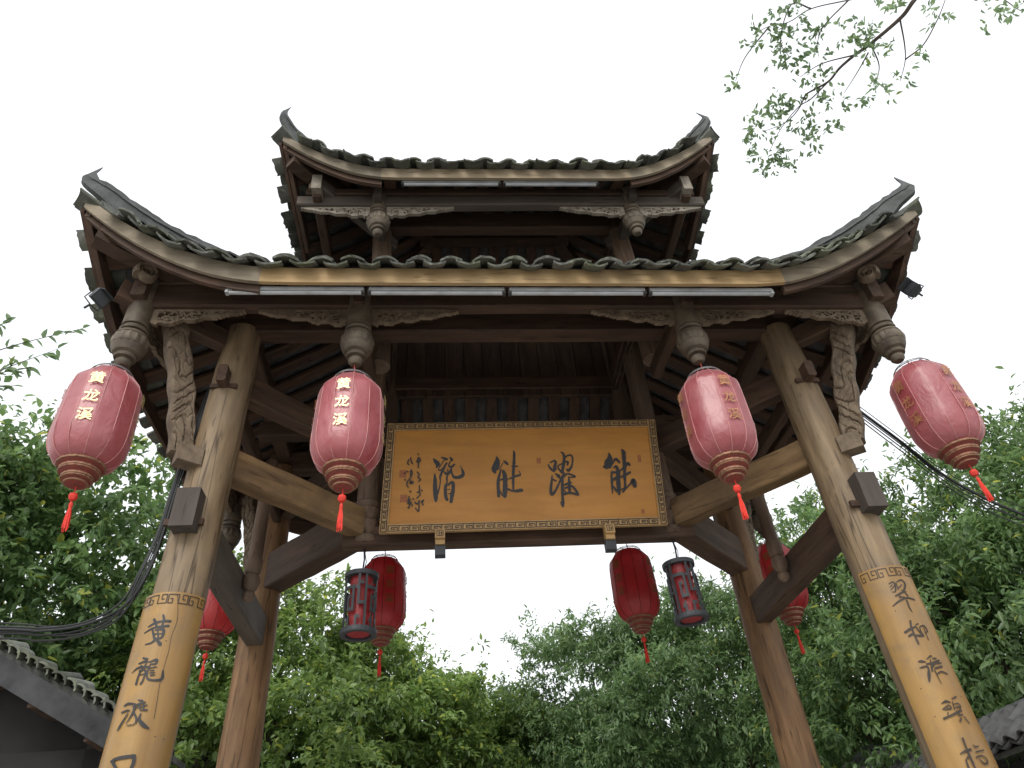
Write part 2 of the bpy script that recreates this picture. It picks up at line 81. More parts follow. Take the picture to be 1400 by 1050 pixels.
CRACK=[[(0.0419, 3.0404, 0.0024), (0.0592, 2.9747, 0.0025), (0.0702, 2.9049, 0.0029), (0.0626, 2.8398, 0.0024), (0.0659, 2.7613, 0.0025), (0.0635, 2.7107, 0.0023), (0.0631, 2.6114, 0.0022), (0.0697, 2.5351, 0.0028), (0.074, 2.4703, 0.0028)]]

# ------------------------------------------------------------------ helpers
RNG = random.Random(7)
PI = math.pi

def V(*a):
    return Vector(a)

def link(o, parent=None):
    COL.objects.link(o)
    if parent is not None:
        o.parent = parent
    return o

def tag(o, label=None, cat=None, group=None, kind=None):
    if label: o['label'] = label
    if cat: o['category'] = cat
    if group: o['group'] = group
    if kind: o['kind'] = kind
    return o

def empty(name, loc=(0, 0, 0), label=None, cat=None, group=None):
    o = bpy.data.objects.new(name, None)
    o.location = loc
    o.empty_display_size = 0.1
    COL.objects.link(o)
    return tag(o, label, cat, group)

class MB:
    """collects geometry; build() links it as one mesh object"""
    def __init__(self):
        self.v, self.f = [], []

    def add(self, verts, faces):
        b = len(self.v)
        self.v.extend([tuple(p) for p in verts])
        self.f.extend([tuple(i + b for i in q) for q in faces])
        return self

    def box(self, c, s, rot=None):
        x, y, z = s[0] / 2, s[1] / 2, s[2] / 2
        vs = [Vector((a * x, b * y, d * z)) for a in (-1, 1) for b in (-1, 1) for d in (-1, 1)]
        if rot is not None:
            vs = [rot @ p for p in vs]
        vs = [p + Vector(c) for p in vs]
        return self.add(vs, [(0, 1, 3, 2), (4, 6, 7, 5), (0, 4, 5, 1), (2, 3, 7, 6), (0, 2, 6, 4), (1, 5, 7, 3)])

    def tube(self, path, rad, n=8, caps=True):
        path = [Vector(p) for p in path]
        if not isinstance(rad, (list, tuple)):
            rad = [rad] * len(path)
        vs, fs = [], []
        up = Vector((0.13, 0.21, 0.97)).normalized()
        prev = None
        for i, p in enumerate(path):
            a = path[max(0, i - 1)]
            b = path[min(len(path) - 1, i + 1)]
            t = (b - a)
            if t.length < 1e-9: t = Vector((0, 0, 1))
            t.normalize()
            s = prev if prev is not None else t.cross(up)
            s = (s - t * s.dot(t))
            if s.length < 1e-5: s = t.cross(Vector((1, 0, 0)))
            s.normalize()
            prev = s
            u = t.cross(s)
            for k in range(n):
                an = 2 * PI * k / n
                vs.append(p + (s * math.cos(an) + u * math.sin(an)) * rad[i])
        for i in range(len(path) - 1):
            for k in range(n):
                k2 = (k + 1) % n
                fs.append((i * n + k, i * n + k2, (i + 1) * n + k2, (i + 1) * n + k))
        if caps:
            fs.append(tuple(range(n - 1, -1, -1)))
            m = (len(path) - 1) * n
            fs.append(tuple(range(m, m + n)))
        return self.add(vs, fs)

    def lathe(self, prof, n=20, c=(0, 0, 0), fn=None, closed_ends=True):
        vs, fs = [], []
        for r, z in prof:
            for k in range(n):
                an = 2 * PI * k / n
                rr = r if fn is None else fn(r, z, an)
                vs.append((c[0] + rr * math.cos(an), c[1] + rr * math.sin(an), c[2] + z))
        for i in range(len(prof) - 1):
            for k in range(n):
                k2 = (k + 1) % n
                fs.append((i * n + k, i * n + k2, (i + 1) * n + k2, (i + 1) * n + k))
        if closed_ends:
            fs.append(tuple(range(n - 1, -1, -1)))
            m = (len(prof) - 1) * n
            fs.append(tuple(range(m, m + n)))
        return self.add(vs, fs)

    def sweep(self, path, sections):
        """path frames: list of (point, side, up); sections: one list of (a, b) per frame"""
        n = len(sections[0])
        vs, fs = [], []
        for (p, s, u), sec in zip(path, sections):
            for a, b in sec:
                vs.append(Vector(p) + Vector(s) * a + Vector(u) * b)
        for i in range(len(path) - 1):
            for k in range(n):
                k2 = (k + 1) % n
                fs.append((i * n + k, i * n + k2, (i + 1) * n + k2, (i + 1) * n + k))
        fs.append(tuple(range(n - 1, -1, -1)))
        m = (len(path) - 1) * n
        fs.append(tuple(range(m, m + n)))
        return self.add(vs, fs)

    def mesh(self, name, smooth=False):
        me = bpy.data.meshes.new(name)
        me.from_pydata(self.v, [], self.f)
        if smooth:
            me.shade_smooth()
        me.update()
        bm = bmesh.new(); bm.from_mesh(me)
        bmesh.ops.recalc_face_normals(bm, faces=bm.faces)
        bm.to_mesh(me); bm.free()
        if smooth:
            me.set_sharp_from_angle(angle=smooth if isinstance(smooth, float) else 0.55)
        return me

    def build(self, name, mat, parent=None, smooth=False, matrix=None):
        me = self.mesh(name, smooth)
        me.materials.append(mat)
        o = bpy.data.objects.new(name, me)
        link(o, parent)
        if matrix is not None:
            o.matrix_local = matrix
        return o

def inst(name, me, parent=None, matrix=None):
    o = bpy.data.objects.new(name, me)
    link(o, parent)
    if matrix is not None:
        o.matrix_local = matrix
    return o

def frame(p, x, z):
    x = Vector(x).normalized(); z = Vector(z); y = z.cross(x).normalized(); z = x.cross(y)
    return Matrix(((x.x, y.x, z.x, p[0]), (x.y, y.y, z.y, p[1]), (x.z, y.z, z.z, p[2]), (0, 0, 0, 1)))

def catmull(pts, n=5):
    pts = [Vector(p) for p in pts]
    if len(pts) < 3:
        return [pts[0].lerp(pts[-1], i / n) for i in range(n + 1)]
    P = [pts[0] * 2 - pts[1]] + pts + [pts[-1] * 2 - pts[-2]]
    out = []
    for i in range(1, len(P) - 2):
        for k in range(n):
            t = k / n
            a, b, c, d = P[i - 1], P[i], P[i + 1], P[i + 2]
            out.append(0.5 * (2 * b + (c - a) * t + (2 * a - 5 * b + 4 * c - d) * t * t + (3 * b - a - 3 * c + d) * t ** 3))
    out.append(pts[-1])
    return out

# ------------------------------------------------------------------ materials
def new_mat(name):
    m = bpy.data.materials.new(name)
    m.use_nodes = True
    nt = m.node_tree
    b = nt.nodes['Principled BSDF']
    return m, nt, b

def ramp(nt, stops):
    r = nt.nodes.new('ShaderNodeValToRGB')
    el = r.color_ramp.elements
    el[0].position, el[0].color = stops[0][0], (*stops[0][1], 1)
    el[1].position, el[1].color = stops[-1][0], (*stops[-1][1], 1)
    for p, c in stops[1:-1]:
        e = el.new(p); e.color = (*c, 1)
    return r

def noise_node(nt, vec, scale, detail=4, rough=0.55, dist=0.0):
    n = nt.nodes.new('ShaderNodeTexNoise')
    n.inputs['Scale'].default_value = scale
    n.inputs['Detail'].default_value = detail
    n.inputs['Roughness'].default_value = rough
    n.inputs['Distortion'].default_value = dist
    if vec is not None:
        nt.links.new(vec, n.inputs['Vector'])
    return n

def mixc(nt, fac, a, b, mode='MIX'):
    m = nt.nodes.new('ShaderNodeMix')
    m.data_type = 'RGBA'
    m.blend_type = mode
    if isinstance(fac, (int, float)): m.inputs[0].default_value = fac
    else: nt.links.new(fac, m.inputs[0])
    for sock, v in ((6, a), (7, b)):
        if isinstance(v, tuple): m.inputs[sock].default_value = (*v, 1)
        else: nt.links.new(v, m.inputs[sock])
    return m.outputs[2]

def maprange(nt, val, a, b, c, d):
    m = nt.nodes.new('ShaderNodeMapRange')
    m.inputs[1].default_value, m.inputs[2].default_value = a, b
    m.inputs[3].default_value, m.inputs[4].default_value = c, d
    nt.links.new(val, m.inputs[0])
    return m.outputs[0]

def bump(nt, b, height, strength=0.3, distance=0.01):
    n = nt.nodes.new('ShaderNodeBump')
    n.inputs['Strength'].default_value = strength
    n.inputs['Distance'].default_value = distance
    nt.links.new(height, n.inputs['Height'])
    nt.links.new(n.outputs[0], b.inputs['Normal'])

def objcoord(nt, scale=(1, 1, 1), world=False):
    t = nt.nodes.new('ShaderNodeTexCoord')
    mp = nt.nodes.new('ShaderNodeMapping')
    mp.inputs['Scale'].default_value = scale
    oi = nt.nodes.new('ShaderNodeObjectInfo')
    if not world:
        add = nt.nodes.new('ShaderNodeVectorMath'); add.operation = 'ADD'
        mul = nt.nodes.new('ShaderNodeMath'); mul.operation = 'MULTIPLY'; mul.inputs[1].default_value = 37.0
        nt.links.new(oi.outputs['Random'], mul.inputs[0])
        nt.links.new(t.outputs['Object'], mp.inputs['Vector'])
        nt.links.new(mp.outputs[0], add.inputs[0])
        nt.links.new(mul.outputs[0], add.inputs[1])
        return add.outputs[0], oi.outputs['Random'], t.outputs['Object']
    nt.links.new(t.outputs['Object'], mp.inputs['Vector'])
    return mp.outputs[0], oi.outputs['Random'], t.outputs['Object']

def wood(name, dark, light, stain, axis='x', rough=0.75, gain=1.0, stain_amt=0.6, moss=None, checks=False):
    m, nt, b = new_mat(name)
    sc = {'x': (2.2, 17, 17), 'y': (17, 2.2, 17), 'z': (17, 17, 2.2)}[axis]
    vec, rnd, raw = objcoord(nt, sc)
    g = noise_node(nt, vec, 1.0, 6, 0.62, 0.25)
    r = ramp(nt, [(0.28, dark), (0.52, tuple((a + c) / 2 for a, c in zip(dark, light))), (0.74, light)])
    nt.links.new(g.outputs[0], r.inputs[0])
    vec2, _, _ = objcoord(nt, (1, 1, 1))
    s = noise_node(nt, vec2, 2.2, 5, 0.65, 0.6)
    f = maprange(nt, s.outputs[0], 0.42, 0.72, 0.0, stain_amt)
    c = mixc(nt, f, r.outputs[0], stain)
    if moss:
        s2 = noise_node(nt, vec2, 5.0, 5, 0.7, 0.2)
        c = mixc(nt, maprange(nt, s2.outputs[0], 0.55, 0.75, 0, 0.7), c, moss)
    # thin drying cracks along the grain
    cr = noise_node(nt, vec, 2.3, 2, 0.4, 0.0)
    crack = maprange(nt, cr.outputs[0], 0.65, 0.70, 0.0, 0.5)
    c = mixc(nt, crack, c, tuple(0.35 * x for x in dark))
    if checks:
        vc, _, _ = objcoord(nt, (7, 7, 0.28))
        ck = noise_node(nt, vc, 1.0, 3, 0.5, 0.1)
        line = nt.nodes.new('ShaderNodeMath'); line.operation = 'ABSOLUTE'
        sub = nt.nodes.new('ShaderNodeMath'); sub.operation = 'SUBTRACT'; sub.inputs[1].default_value = 0.5
        nt.links.new(ck.outputs[0], sub.inputs[0]); nt.links.new(sub.outputs[0], line.inputs[0])
        c = mixc(nt, maprange(nt, line.outputs[0], 0.0, 0.012, 0.75, 0.0), c, tuple(0.25 * x for x in dark))
    v = nt.nodes.new('ShaderNodeHueSaturation')
    nt.links.new(c, v.inputs['Color'])
    nt.links.new(maprange(nt, rnd, 0, 1, 0.8 * gain, 1.18 * gain), v.inputs['Value'])
    nt.links.new(v.outputs[0], b.inputs['Base Color'])
    b.inputs['Roughness'].default_value = rough
    b.inputs['Specular IOR Level'].default_value = 0.3
    bump(nt, b, g.outputs[0], 0.5, 0.006)
    return m

def plain(name, col, rough=0.6, metallic=0.0, var=0.25, scale=6.0, dark=None, bump_s=0.0, spec=0.5):
    m, nt, b = new_mat(name)
    vec, rnd, raw = objcoord(nt, (1, 1, 1))
    n = noise_node(nt, vec, scale, 5, 0.6)
    d = dark if dark else tuple(c * (1 - var) for c in col)
    c = mixc(nt, maprange(nt, n.outputs[0], 0.35, 0.7, 0, 1), col, d)
    nt.links.new(c, b.inputs['Base Color'])
    b.inputs['Roughness'].default_value = rough
    b.inputs['Metallic'].default_value = metallic
    b.inputs['Specular IOR Level'].default_value = spec
    if bump_s:
        n2 = noise_node(nt, vec, scale * 6, 4, 0.6)
        bump(nt, b, n2.outputs[0], bump_s, 0.005)
    return m

def couplet_mat():
    m, nt, b = new_mat('couplet_lacquer')
    vec, rnd, raw = objcoord(nt, (9, 9, 0.8))
    n = noise_node(nt, vec, 1.0, 5, 0.55, 0.3)
    c = mixc(nt, maprange(nt, n.outputs[0], 0.35, 0.68, 0, 1), (0.36, 0.210, 0.062), (0.235, 0.128, 0.036))
    vec2, _, _ = objcoord(nt, (1, 1, 1))
    n2 = noise_node(nt, vec2, 6.0, 5, 0.65, 0.5)
    c = mixc(nt, maprange(nt, n2.outputs[0], 0.46, 0.72, 0, 0.65), c, (0.19, 0.13, 0.068))
    nt.links.new(c, b.inputs['Base Color'])
    b.inputs['Roughness'].default_value = 0.42
    b.inputs['Specular IOR Level'].default_value = 0.5
    bump(nt, b, n.outputs[0], 0.15, 0.004)
    return m
M = {}
M['pillar'] = wood('pillar_wood', (0.115, 0.078, 0.044), (0.33, 0.240, 0.142), (0.19, 0.150, 0.105), 'z', 0.55, checks=True)
M['pillar_rear'] = wood('pillar_wood_brown', (0.14, 0.076, 0.036), (0.36, 0.205, 0.098), (0.15, 0.095, 0.055), 'z', 0.6, checks=True)
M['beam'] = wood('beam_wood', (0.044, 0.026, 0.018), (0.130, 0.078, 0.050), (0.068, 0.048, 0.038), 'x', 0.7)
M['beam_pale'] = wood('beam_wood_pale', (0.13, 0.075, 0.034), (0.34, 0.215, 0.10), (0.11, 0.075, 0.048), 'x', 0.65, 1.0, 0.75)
M['beam_grey'] = wood('beam_wood_grey', (0.075, 0.062, 0.050), (0.135, 0.112, 0.092), (0.085, 0.072, 0.060), 'x', 0.7)
M['fascia'] = wood('fascia_wood', (0.30, 0.20, 0.095), (0.45, 0.315, 0.16), (0.26, 0.20, 0.125), 'x', 0.7, 1.0, 0.5)
M['fascia_grey'] = wood('fascia_wood_weathered', (0.22, 0.18, 0.125), (0.36, 0.305, 0.22), (0.17, 0.15, 0.12), 'x', 0.75, 1.0, 0.8)
M['fascia_worn'] = wood('fascia_wood_worn', (0.25, 0.19, 0.12), (0.38, 0.31, 0.21), (0.20, 0.17, 0.13), 'x', 0.75, 1.0, 0.6)
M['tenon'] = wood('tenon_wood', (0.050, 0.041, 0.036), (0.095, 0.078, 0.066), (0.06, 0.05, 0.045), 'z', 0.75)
M['post'] = wood('post_wood', (0.08, 0.05, 0.034), (0.22, 0.15, 0.10), (0.13, 0.10, 0.08), 'z', 0.7)
M['carved'] = plain('carved_wood', (0.225, 0.172, 0.118), 0.75, 0, 0.45, 14, (0.10, 0.073, 0.05), 0.4, 0.3)
M['carved_pale'] = plain('carved_wood_pale', (0.36, 0.32, 0.26), 0.75, 0, 0.4, 14, (0.17, 0.14, 0.11), 0.4, 0.3)
M['pendant'] = plain('pendant_wood', (0.160, 0.128, 0.090), 0.6, 0, 0.5, 9, (0.058, 0.044, 0.032), 0.3, 0.4)
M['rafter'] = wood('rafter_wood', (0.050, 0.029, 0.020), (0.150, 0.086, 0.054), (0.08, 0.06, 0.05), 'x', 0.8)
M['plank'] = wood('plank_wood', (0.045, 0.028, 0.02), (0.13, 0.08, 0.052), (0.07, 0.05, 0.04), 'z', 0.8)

def tile_mat():
    m, nt, b = new_mat('clay_tile')
    t = nt.nodes.new('ShaderNodeNewGeometry')
    vec, rnd, raw = objcoord(nt, (1, 1, 1))
    n = noise_node(nt, t.outputs['Position'], 9.0, 6, 0.65)
    c = mixc(nt, maprange(nt, n.outputs[0], 0.3, 0.72, 0, 1), (0.072, 0.075, 0.068), (0.19, 0.195, 0.17))
    n2 = noise_node(nt, t.outputs['Position'], 3.5, 5, 0.7)
    c = mixc(nt, maprange(nt, n2.outputs[0], 0.46, 0.66, 0, 0.7), c, (0.125, 0.145, 0.08))
    n3 = noise_node(nt, t.outputs['Position'], 24.0, 3, 0.6)
    c = mixc(nt, maprange(nt, n3.outputs[0], 0.60, 0.70, 0, 0.6), c, (0.30, 0.32, 0.26))
    v = nt.nodes.new('ShaderNodeHueSaturation')
    nt.links.new(c, v.inputs['Color'])
    nt.links.new(maprange(nt, rnd, 0, 1, 0.6, 1.35), v.inputs['Value'])
    nt.links.new(v.outputs[0], b.inputs['Base Color'])
    b.inputs['Roughness'].default_value = 0.85
    b.inputs['Specular IOR Level'].default_value = 0.25
    bump(nt, b, n.outputs[0], 0.5, 0.01)
    return m
M['tile'] = tile_mat()
M['tile_bare'] = plain('bare_clay_tile', (0.12, 0.12, 0.118), 0.9, 0, 0.5, 9, (0.05, 0.049, 0.048), 0.4, 0.2)
M['mortar'] = plain('roof_mortar', (0.13, 0.13, 0.12), 0.9, 0, 0.4, 5, (0.05, 0.055, 0.045), 0.5, 0.2)
M['ridge'] = plain('ridge_mortar', (0.12, 0.125, 0.125), 0.85, 0, 0.5, 7, (0.05, 0.055, 0.05), 0.6, 0.2)
M['stone'] = plain('stone', (0.30, 0.29, 0.27), 0.85, 0, 0.35, 6, None, 0.4, 0.3)

def fabric(name, col, dark, sheen=0.5, rough=0.42, trans=0.35):
    m, nt, b = new_mat(name)
    vec, rnd, raw = objcoord(nt, (1, 1, 1))
    n = noise_node(nt, vec, 7.0, 4, 0.55, 0.4)
    c = mixc(nt, maprange(nt, n.outputs[0], 0.3, 0.75, 0, 1), col, dark)
    n5 = noise_node(nt, vec, 2.6, 4, 0.6, 0.3)
    c = mixc(nt, maprange(nt, n5.outputs[0], 0.45, 0.75, 0, 0.45), c, tuple(min(1, 0.75 * a + 0.12) for a in col))
    hv = nt.nodes.new('ShaderNodeHueSaturation')
    nt.links.new(c, hv.inputs['Color'])
    nt.links.new(maprange(nt, rnd, 0, 1, 0.85, 1.1), hv.inputs['Value'])
    c = hv.outputs[0]
    nt.links.new(c, b.inputs['Base Color'])
    b.inputs['Roughness'].default_value = rough
    b.inputs['IOR'].default_value = 2.0
    b.inputs['Sheen Weight'].default_value = sheen
    b.inputs['Sheen Roughness'].default_value = 0.35
    b.inputs['Sheen Tint'].default_value = (1.0, 0.75, 0.78, 1)
    b.inputs['Coat Weight'].default_value = 0.45 if sheen > 0.6 else 0.1
    b.inputs['Coat Roughness'].default_value = 0.35
    # wrinkles of satin between the ribs
    vec3, _, _ = objcoord(nt, (1.5, 1.5, 1.0))
    w = noise_node(nt, vec3, 9.0, 3, 0.5, 1.2)
    bump(nt, b, w.outputs[0], 0.4, 0.02)
    tr = nt.nodes.new('ShaderNodeBsdfTranslucent')
    nt.links.new(c, tr.inputs['Color'])
    mx = nt.nodes.new('ShaderNodeMixShader')
    mx.inputs[0].default_value = trans
    out = nt.nodes['Material Output']
    nt.links.new(b.outputs[0], mx.inputs[1]); nt.links.new(tr.outputs[0], mx.inputs[2])
    nt.links.new(mx.outputs[0], out.inputs['Surface'])
    return m
M['satin'] = fabric('faded_skylit_satin', (0.58, 0.135, 0.150), (0.46, 0.060, 0.075), 1.0, 0.46)  # front shades: fading and sky sheen both put into the paler pink
M['satin_rear'] = fabric('red_satin', (0.72, 0.035, 0.040), (0.58, 0.022, 0.028), 0.3, 0.5, 0.55)  # rear shades: sky light through the cloth put into a more vivid red
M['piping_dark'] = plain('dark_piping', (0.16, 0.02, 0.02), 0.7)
M['gold_dull'] = plain('dim_lit_lettering', (0.50, 0.235, 0.10), 0.55, 0.1, 0.45, 30)  # same gold out of the glare, its lost reflection put into the colour
M['gold_dark'] = plain('shaded_lettering', (0.30, 0.11, 0.03), 0.6, 0.0, 0.45, 30)  # same gold on the rear lanterns, shade put into the colour
M['satin_deep'] = fabric('deep_red_satin', (0.52, 0.018, 0.022), (0.40, 0.012, 0.016), 0.2)
M['tassel'] = plain('red_tassel', (0.80, 0.05, 0.03), 0.7, 0, 0.3, 30)
M['piping'] = plain('pink_piping', (0.60, 0.27, 0.26), 0.6)
M['gold_paint'] = plain('gold_lettering', (0.80, 0.66, 0.30), 0.38, 0.35, 0.15, 20)
M['lace_mesh'] = plain('brown_red_lace', (0.30, 0.055, 0.040), 0.7, 0, 0.6, 70, (0.14, 0.05, 0.035))
M['gold_lace'] = plain('gold_lace', (0.36, 0.19, 0.11), 0.55, 0.3, 0.5, 60)
M['wire'] = plain('grey_wire', (0.35, 0.35, 0.36), 0.5, 0.6)
M['cord'] = plain('dark_cord', (0.02, 0.02, 0.022), 0.5)
M['red_cord'] = plain('red_cord', (0.45, 0.06, 0.04), 0.7)
M['cable'] = plain('black_cable', (0.018, 0.019, 0.02), 0.45, 0, 0.3, 8)
M['cable_grey'] = plain('grey_cable', (0.10, 0.105, 0.11), 0.5, 0, 0.3, 8)
M['lamp_white'] = plain('lamp_housing', (0.44, 0.46, 0.47), 0.55, 0, 0.25, 7, (0.28, 0.29, 0.29))
M['lamp_dark'] = plain('lamp_socket', (0.05, 0.05, 0.05), 0.6)
M['flood'] = plain('floodlight_metal', (0.06, 0.065, 0.07), 0.5, 0.3)
M['lens'] = plain('floodlight_glass', (0.10, 0.11, 0.12), 0.08, 0, 0.05)
M['iron'] = plain('lantern_iron', (0.06, 0.066, 0.072), 0.55, 0.2, 0.3, 15)
M['ink'] = plain('black_ink', (0.018, 0.017, 0.019), 0.45, 0, 0.4, 20)
M['ink_brown'] = plain('brown_ink', (0.045, 0.030, 0.020), 0.6, 0, 0.4, 20)
M['seal'] = plain('red_seal', (0.36, 0.125, 0.040), 0.6, 0, 0.3, 40)
def board_mat():
    m, nt, b = new_mat('gold_lacquer_board')
    vec, rnd, raw = objcoord(nt, (1.2, 9, 9))
    n = noise_node(nt, vec, 1.6, 5, 0.6, 0.3)
    c = mixc(nt, maprange(nt, n.outputs[0], 0.35, 0.7, 0, 1), (0.52, 0.232, 0.036), (0.42, 0.180, 0.028))
    vec2, _, _ = objcoord(nt, (1, 1, 1))
    n2 = noise_node(nt, vec2, 3.2, 6, 0.7, 0.6)
    c = mixc(nt, maprange(nt, n2.outputs[0], 0.5, 0.75, 0, 0.35), c, (0.32, 0.16, 0.045))
    nt.links.new(c, b.inputs['Base Color'])
    nt.links.new(maprange(nt, n2.outputs[0], 0.3, 0.7, 0.38, 0.6), b.inputs['Roughness'])
    bump(nt, b, n.outputs[0], 0.2, 0.004)
    return m
M['board'] = board_mat()
M['board_frame'] = plain('board_frame', (0.50, 0.31, 0.125), 0.55, 0, 0.3, 12)
M['couplet'] = couplet_mat()
M['bark'] = plain('bark', (0.11, 0.085, 0.065), 0.9, 0, 0.5, 8, (0.045, 0.035, 0.028), 0.8, 0.2)
M['twig'] = plain('twig_bark', (0.10, 0.075, 0.06), 0.8, 0, 0.4, 8)
M['plaster'] = plain('grey_plaster', (0.075, 0.076, 0.079), 0.9, 0, 0.45, 4, (0.03, 0.031, 0.032), 0.3, 0.2)
M['plaster_dark'] = plain('dark_plaster', (0.022, 0.020, 0.019), 0.9, 0, 0.4, 3)

def leaf_mat(name, dark, mid, light, young, young_frac=0.05, trans=0.30):
    m, nt, b = new_mat(name)
    g = nt.nodes.new('ShaderNodeNewGeometry')
    r = ramp(nt, [(0.0, dark), (0.5, mid), (0.93 - young_frac, light), (1.0 - young_frac, light), (1.0 - young_frac + 0.002, young), (1.0, young)])
    nt.links.new(g.outputs['Random Per Island'], r.inputs[0])
    n = noise_node(nt, g.outputs['Position'], 0.9, 3, 0.5)
    v = nt.nodes.new('ShaderNodeHueSaturation')
    nt.links.new(r.outputs[0], v.inputs['Color'])
    nt.links.new(maprange(nt, n.outputs[0], 0.3, 0.7, 0.75, 1.25), v.inputs['Value'])
    nt.links.new(v.outputs[0], b.inputs['Base Color'])
    b.inputs['Roughness'].default_value = 0.38
    b.inputs['Specular IOR Level'].default_value = 0.5
    tr = nt.nodes.new('ShaderNodeBsdfTranslucent')
    tc = nt.nodes.new('ShaderNodeHueSaturation')
    tc.inputs['Value'].default_value = 1.9
    tc.inputs['Hue'].default_value = 0.485
    nt.links.new(v.outputs[0], tc.inputs['Color'])
    nt.links.new(tc.outputs[0], tr.inputs['Color'])
    mx = nt.nodes.new('ShaderNodeMixShader')
    mx.inputs[0].default_value = trans
    nt.links.new(b.outputs[0], mx.inputs[1]); nt.links.new(tr.outputs[0], mx.inputs[2])
    nt.links.new(mx.outputs[0], nt.nodes['Material Output'].inputs['Surface'])
    return m
M['leaf_a'] = leaf_mat('leaf_glossy_dark', (0.068, 0.128, 0.046), (0.114, 0.200, 0.068), (0.172, 0.265, 0.102), (0.32, 0.36, 0.07), 0.03, 0.40)
M['leaf_b'] = leaf_mat('leaf_yellow_green', (0.090, 0.152, 0.041), (0.145, 0.235, 0.061), (0.205, 0.295, 0.088), (0.32, 0.38, 0.07), 0.05, 0.42)
M['leaf_c'] = leaf_mat('leaf_grey_green', (0.076, 0.138, 0.054), (0.124, 0.208, 0.080), (0.180, 0.272, 0.118), (0.24, 0.30, 0.10), 0.02, 0.40)
M['leaf_d'] = leaf_mat('leaf_backlit', (0.10, 0.16, 0.08), (0.15, 0.23, 0.11), (0.20, 0.29, 0.15), (0.14, 0.2, 0.06), 0.05, 0.45)

def ground_mat():
    m, nt, b = new_mat('paving_stone')
    vec, rnd, raw = objcoord(nt, (1, 1, 1), True)
    br = nt.nodes.new('ShaderNodeTexBrick')
    br.inputs['Scale'].default_value = 1.3
    br.inputs['Color1'].default_value = (0.43, 0.41, 0.38, 1)
    br.inputs['Color2'].default_value = (0.37, 0.355, 0.33, 1)
    br.inputs['Mortar'].default_value = (0.12, 0.115, 0.10, 1)
    br.inputs['Mortar Size'].default_value = 0.012
    nt.links.new(vec, br.inputs['Vector'])
    n = noise_node(nt, vec, 1.7, 5, 0.6)
    c = mixc(nt, maprange(nt, n.outputs[0], 0.4, 0.75, 0, 0.5), br.outputs[0], (0.28, 0.27, 0.25))
    nt.links.new(c, b.inputs['Base Color'])
    b.inputs['Roughness'].default_value = 0.85
    bump(nt, b, br.outputs[1], 0.4, -0.01)
    return m
M['paving'] = ground_mat()

# ------------------------------------------------------------------ the ground
g = MB().add([(-400, -400, 0), (400, -400, 0), (400, 400, 0), (-400, 400, 0)], [(0, 1, 2, 3)]).build('ground', M['paving'])
tag(g, kind='structure')

# ------------------------------------------------------------------ the timber gate
A, D = 1.9, 0.8585            # pillar half spacing across and in depth
PX, C1, C2, Q = 1.067, 1.05, 2.37, 1.22
gate = empty('timber_gate', (0, 0, 0), 'old timber gateway with two tiers of curved tiled roof on four round pillars', 'gateway')
TILT = Matrix.Translation((0, 0, 6.2)) @ Matrix.Rotation(math.radians(-1.4), 4, 'Y') @ Matrix.Translation((0, 0, -6.2))

def beam(name, p0, p1, w, h, mat, parent=gate, up=(0, 0, 1), jit=0.003, seg=7, ch=0.010, upper=False, taper=None):
    """hewn timber from p0 to p1 (centre line), w across, h high"""
    p0, p1 = Vector(p0), Vector(p1)
    if upper:
        p0, p1 = TILT @ p0, TILT @ p1
    L = (p1 - p0).length
    mb = MB()
    path, secs = [], []
    rr = random.Random(hash((round(p0.x, 2), round(p0.y, 2), round(p0.z, 2), round(p1.x, 2))) & 0xffff)
    for i in range(seg + 1):
        t = i / seg
        k = 1.0 if taper is None else 1 + (taper - 1) * t
        a, b = w / 2 * k, h / 2 * k
        dy, dz = rr.uniform(-jit, jit), rr.uniform(-jit, jit)
        path.append(((L * t, dy, dz), (0, 1, 0), (0, 0, 1)))
        secs.append([(-a + ch, -b), (a - ch, -b), (a, -b + ch), (a, b - ch), (a - ch, b), (-a + ch, b), (-a, b - ch), (-a, -b + ch)])
    mb.sweep(path, secs)
    return mb.build(name, mat, parent, matrix=frame(p0, p1 - p0, up))

# pillars, each on a stone drum
LEAN_F, LEAN_R = 0.0368 / 2.5, -0.0135 / 2.5
def pillar(sx, sy):
    lean = LEAN_F if sy < 0 else LEAN_R
    top = 4.92
    mb = MB()
    rr = random.Random(int(sx * 3 + sy * 7))
    prof = []
    N = 26
    for i in range(N + 1):
        z = 0.30 + (top - 0.30) * i / N
        r = 0.142 - 0.022 * max(0, (z - 1.0) / 4.0)
        if z > 4.62: r -= 0.012
        prof.append((r, z))
    ph = [rr.uniform(0, 6) for _ in range(3)]
    def fn(r, z, an):
        return r * (1 + 0.018 * math.sin(2 * an + ph[0] + z * 0.4) + 0.010 * math.sin(5 * an + ph[1] + z * 0.9)) + 0.002 * math.sin(9 * z + ph[2])
    mb.lathe(prof, 28, fn=fn)
    mb.v = [(x + sx * (A - lean * (z - 2.0)), y + sy * D, z) for x, y, z in mb.v]
    mb.v = [(x, y, z) for x, y, z in mb.v]
    o = mb.build('pillar', M['pillar'] if sy < 0 else M['pillar_rear'], gate, smooth=True)
    st = MB().lathe([(0.20, 0.0), (0.20, 0.05), (0.23, 0.08), (0.235, 0.20), (0.20, 0.26), (0.16, 0.30)], 24, c=(sx * (A + lean * 2), sy * D, 0.0))
    st.build('stone_base', M['stone'], o, smooth=False)
    return o
for sy in (-1, 1):
    for sx in (-1, 1):
        pillar(sx, sy)

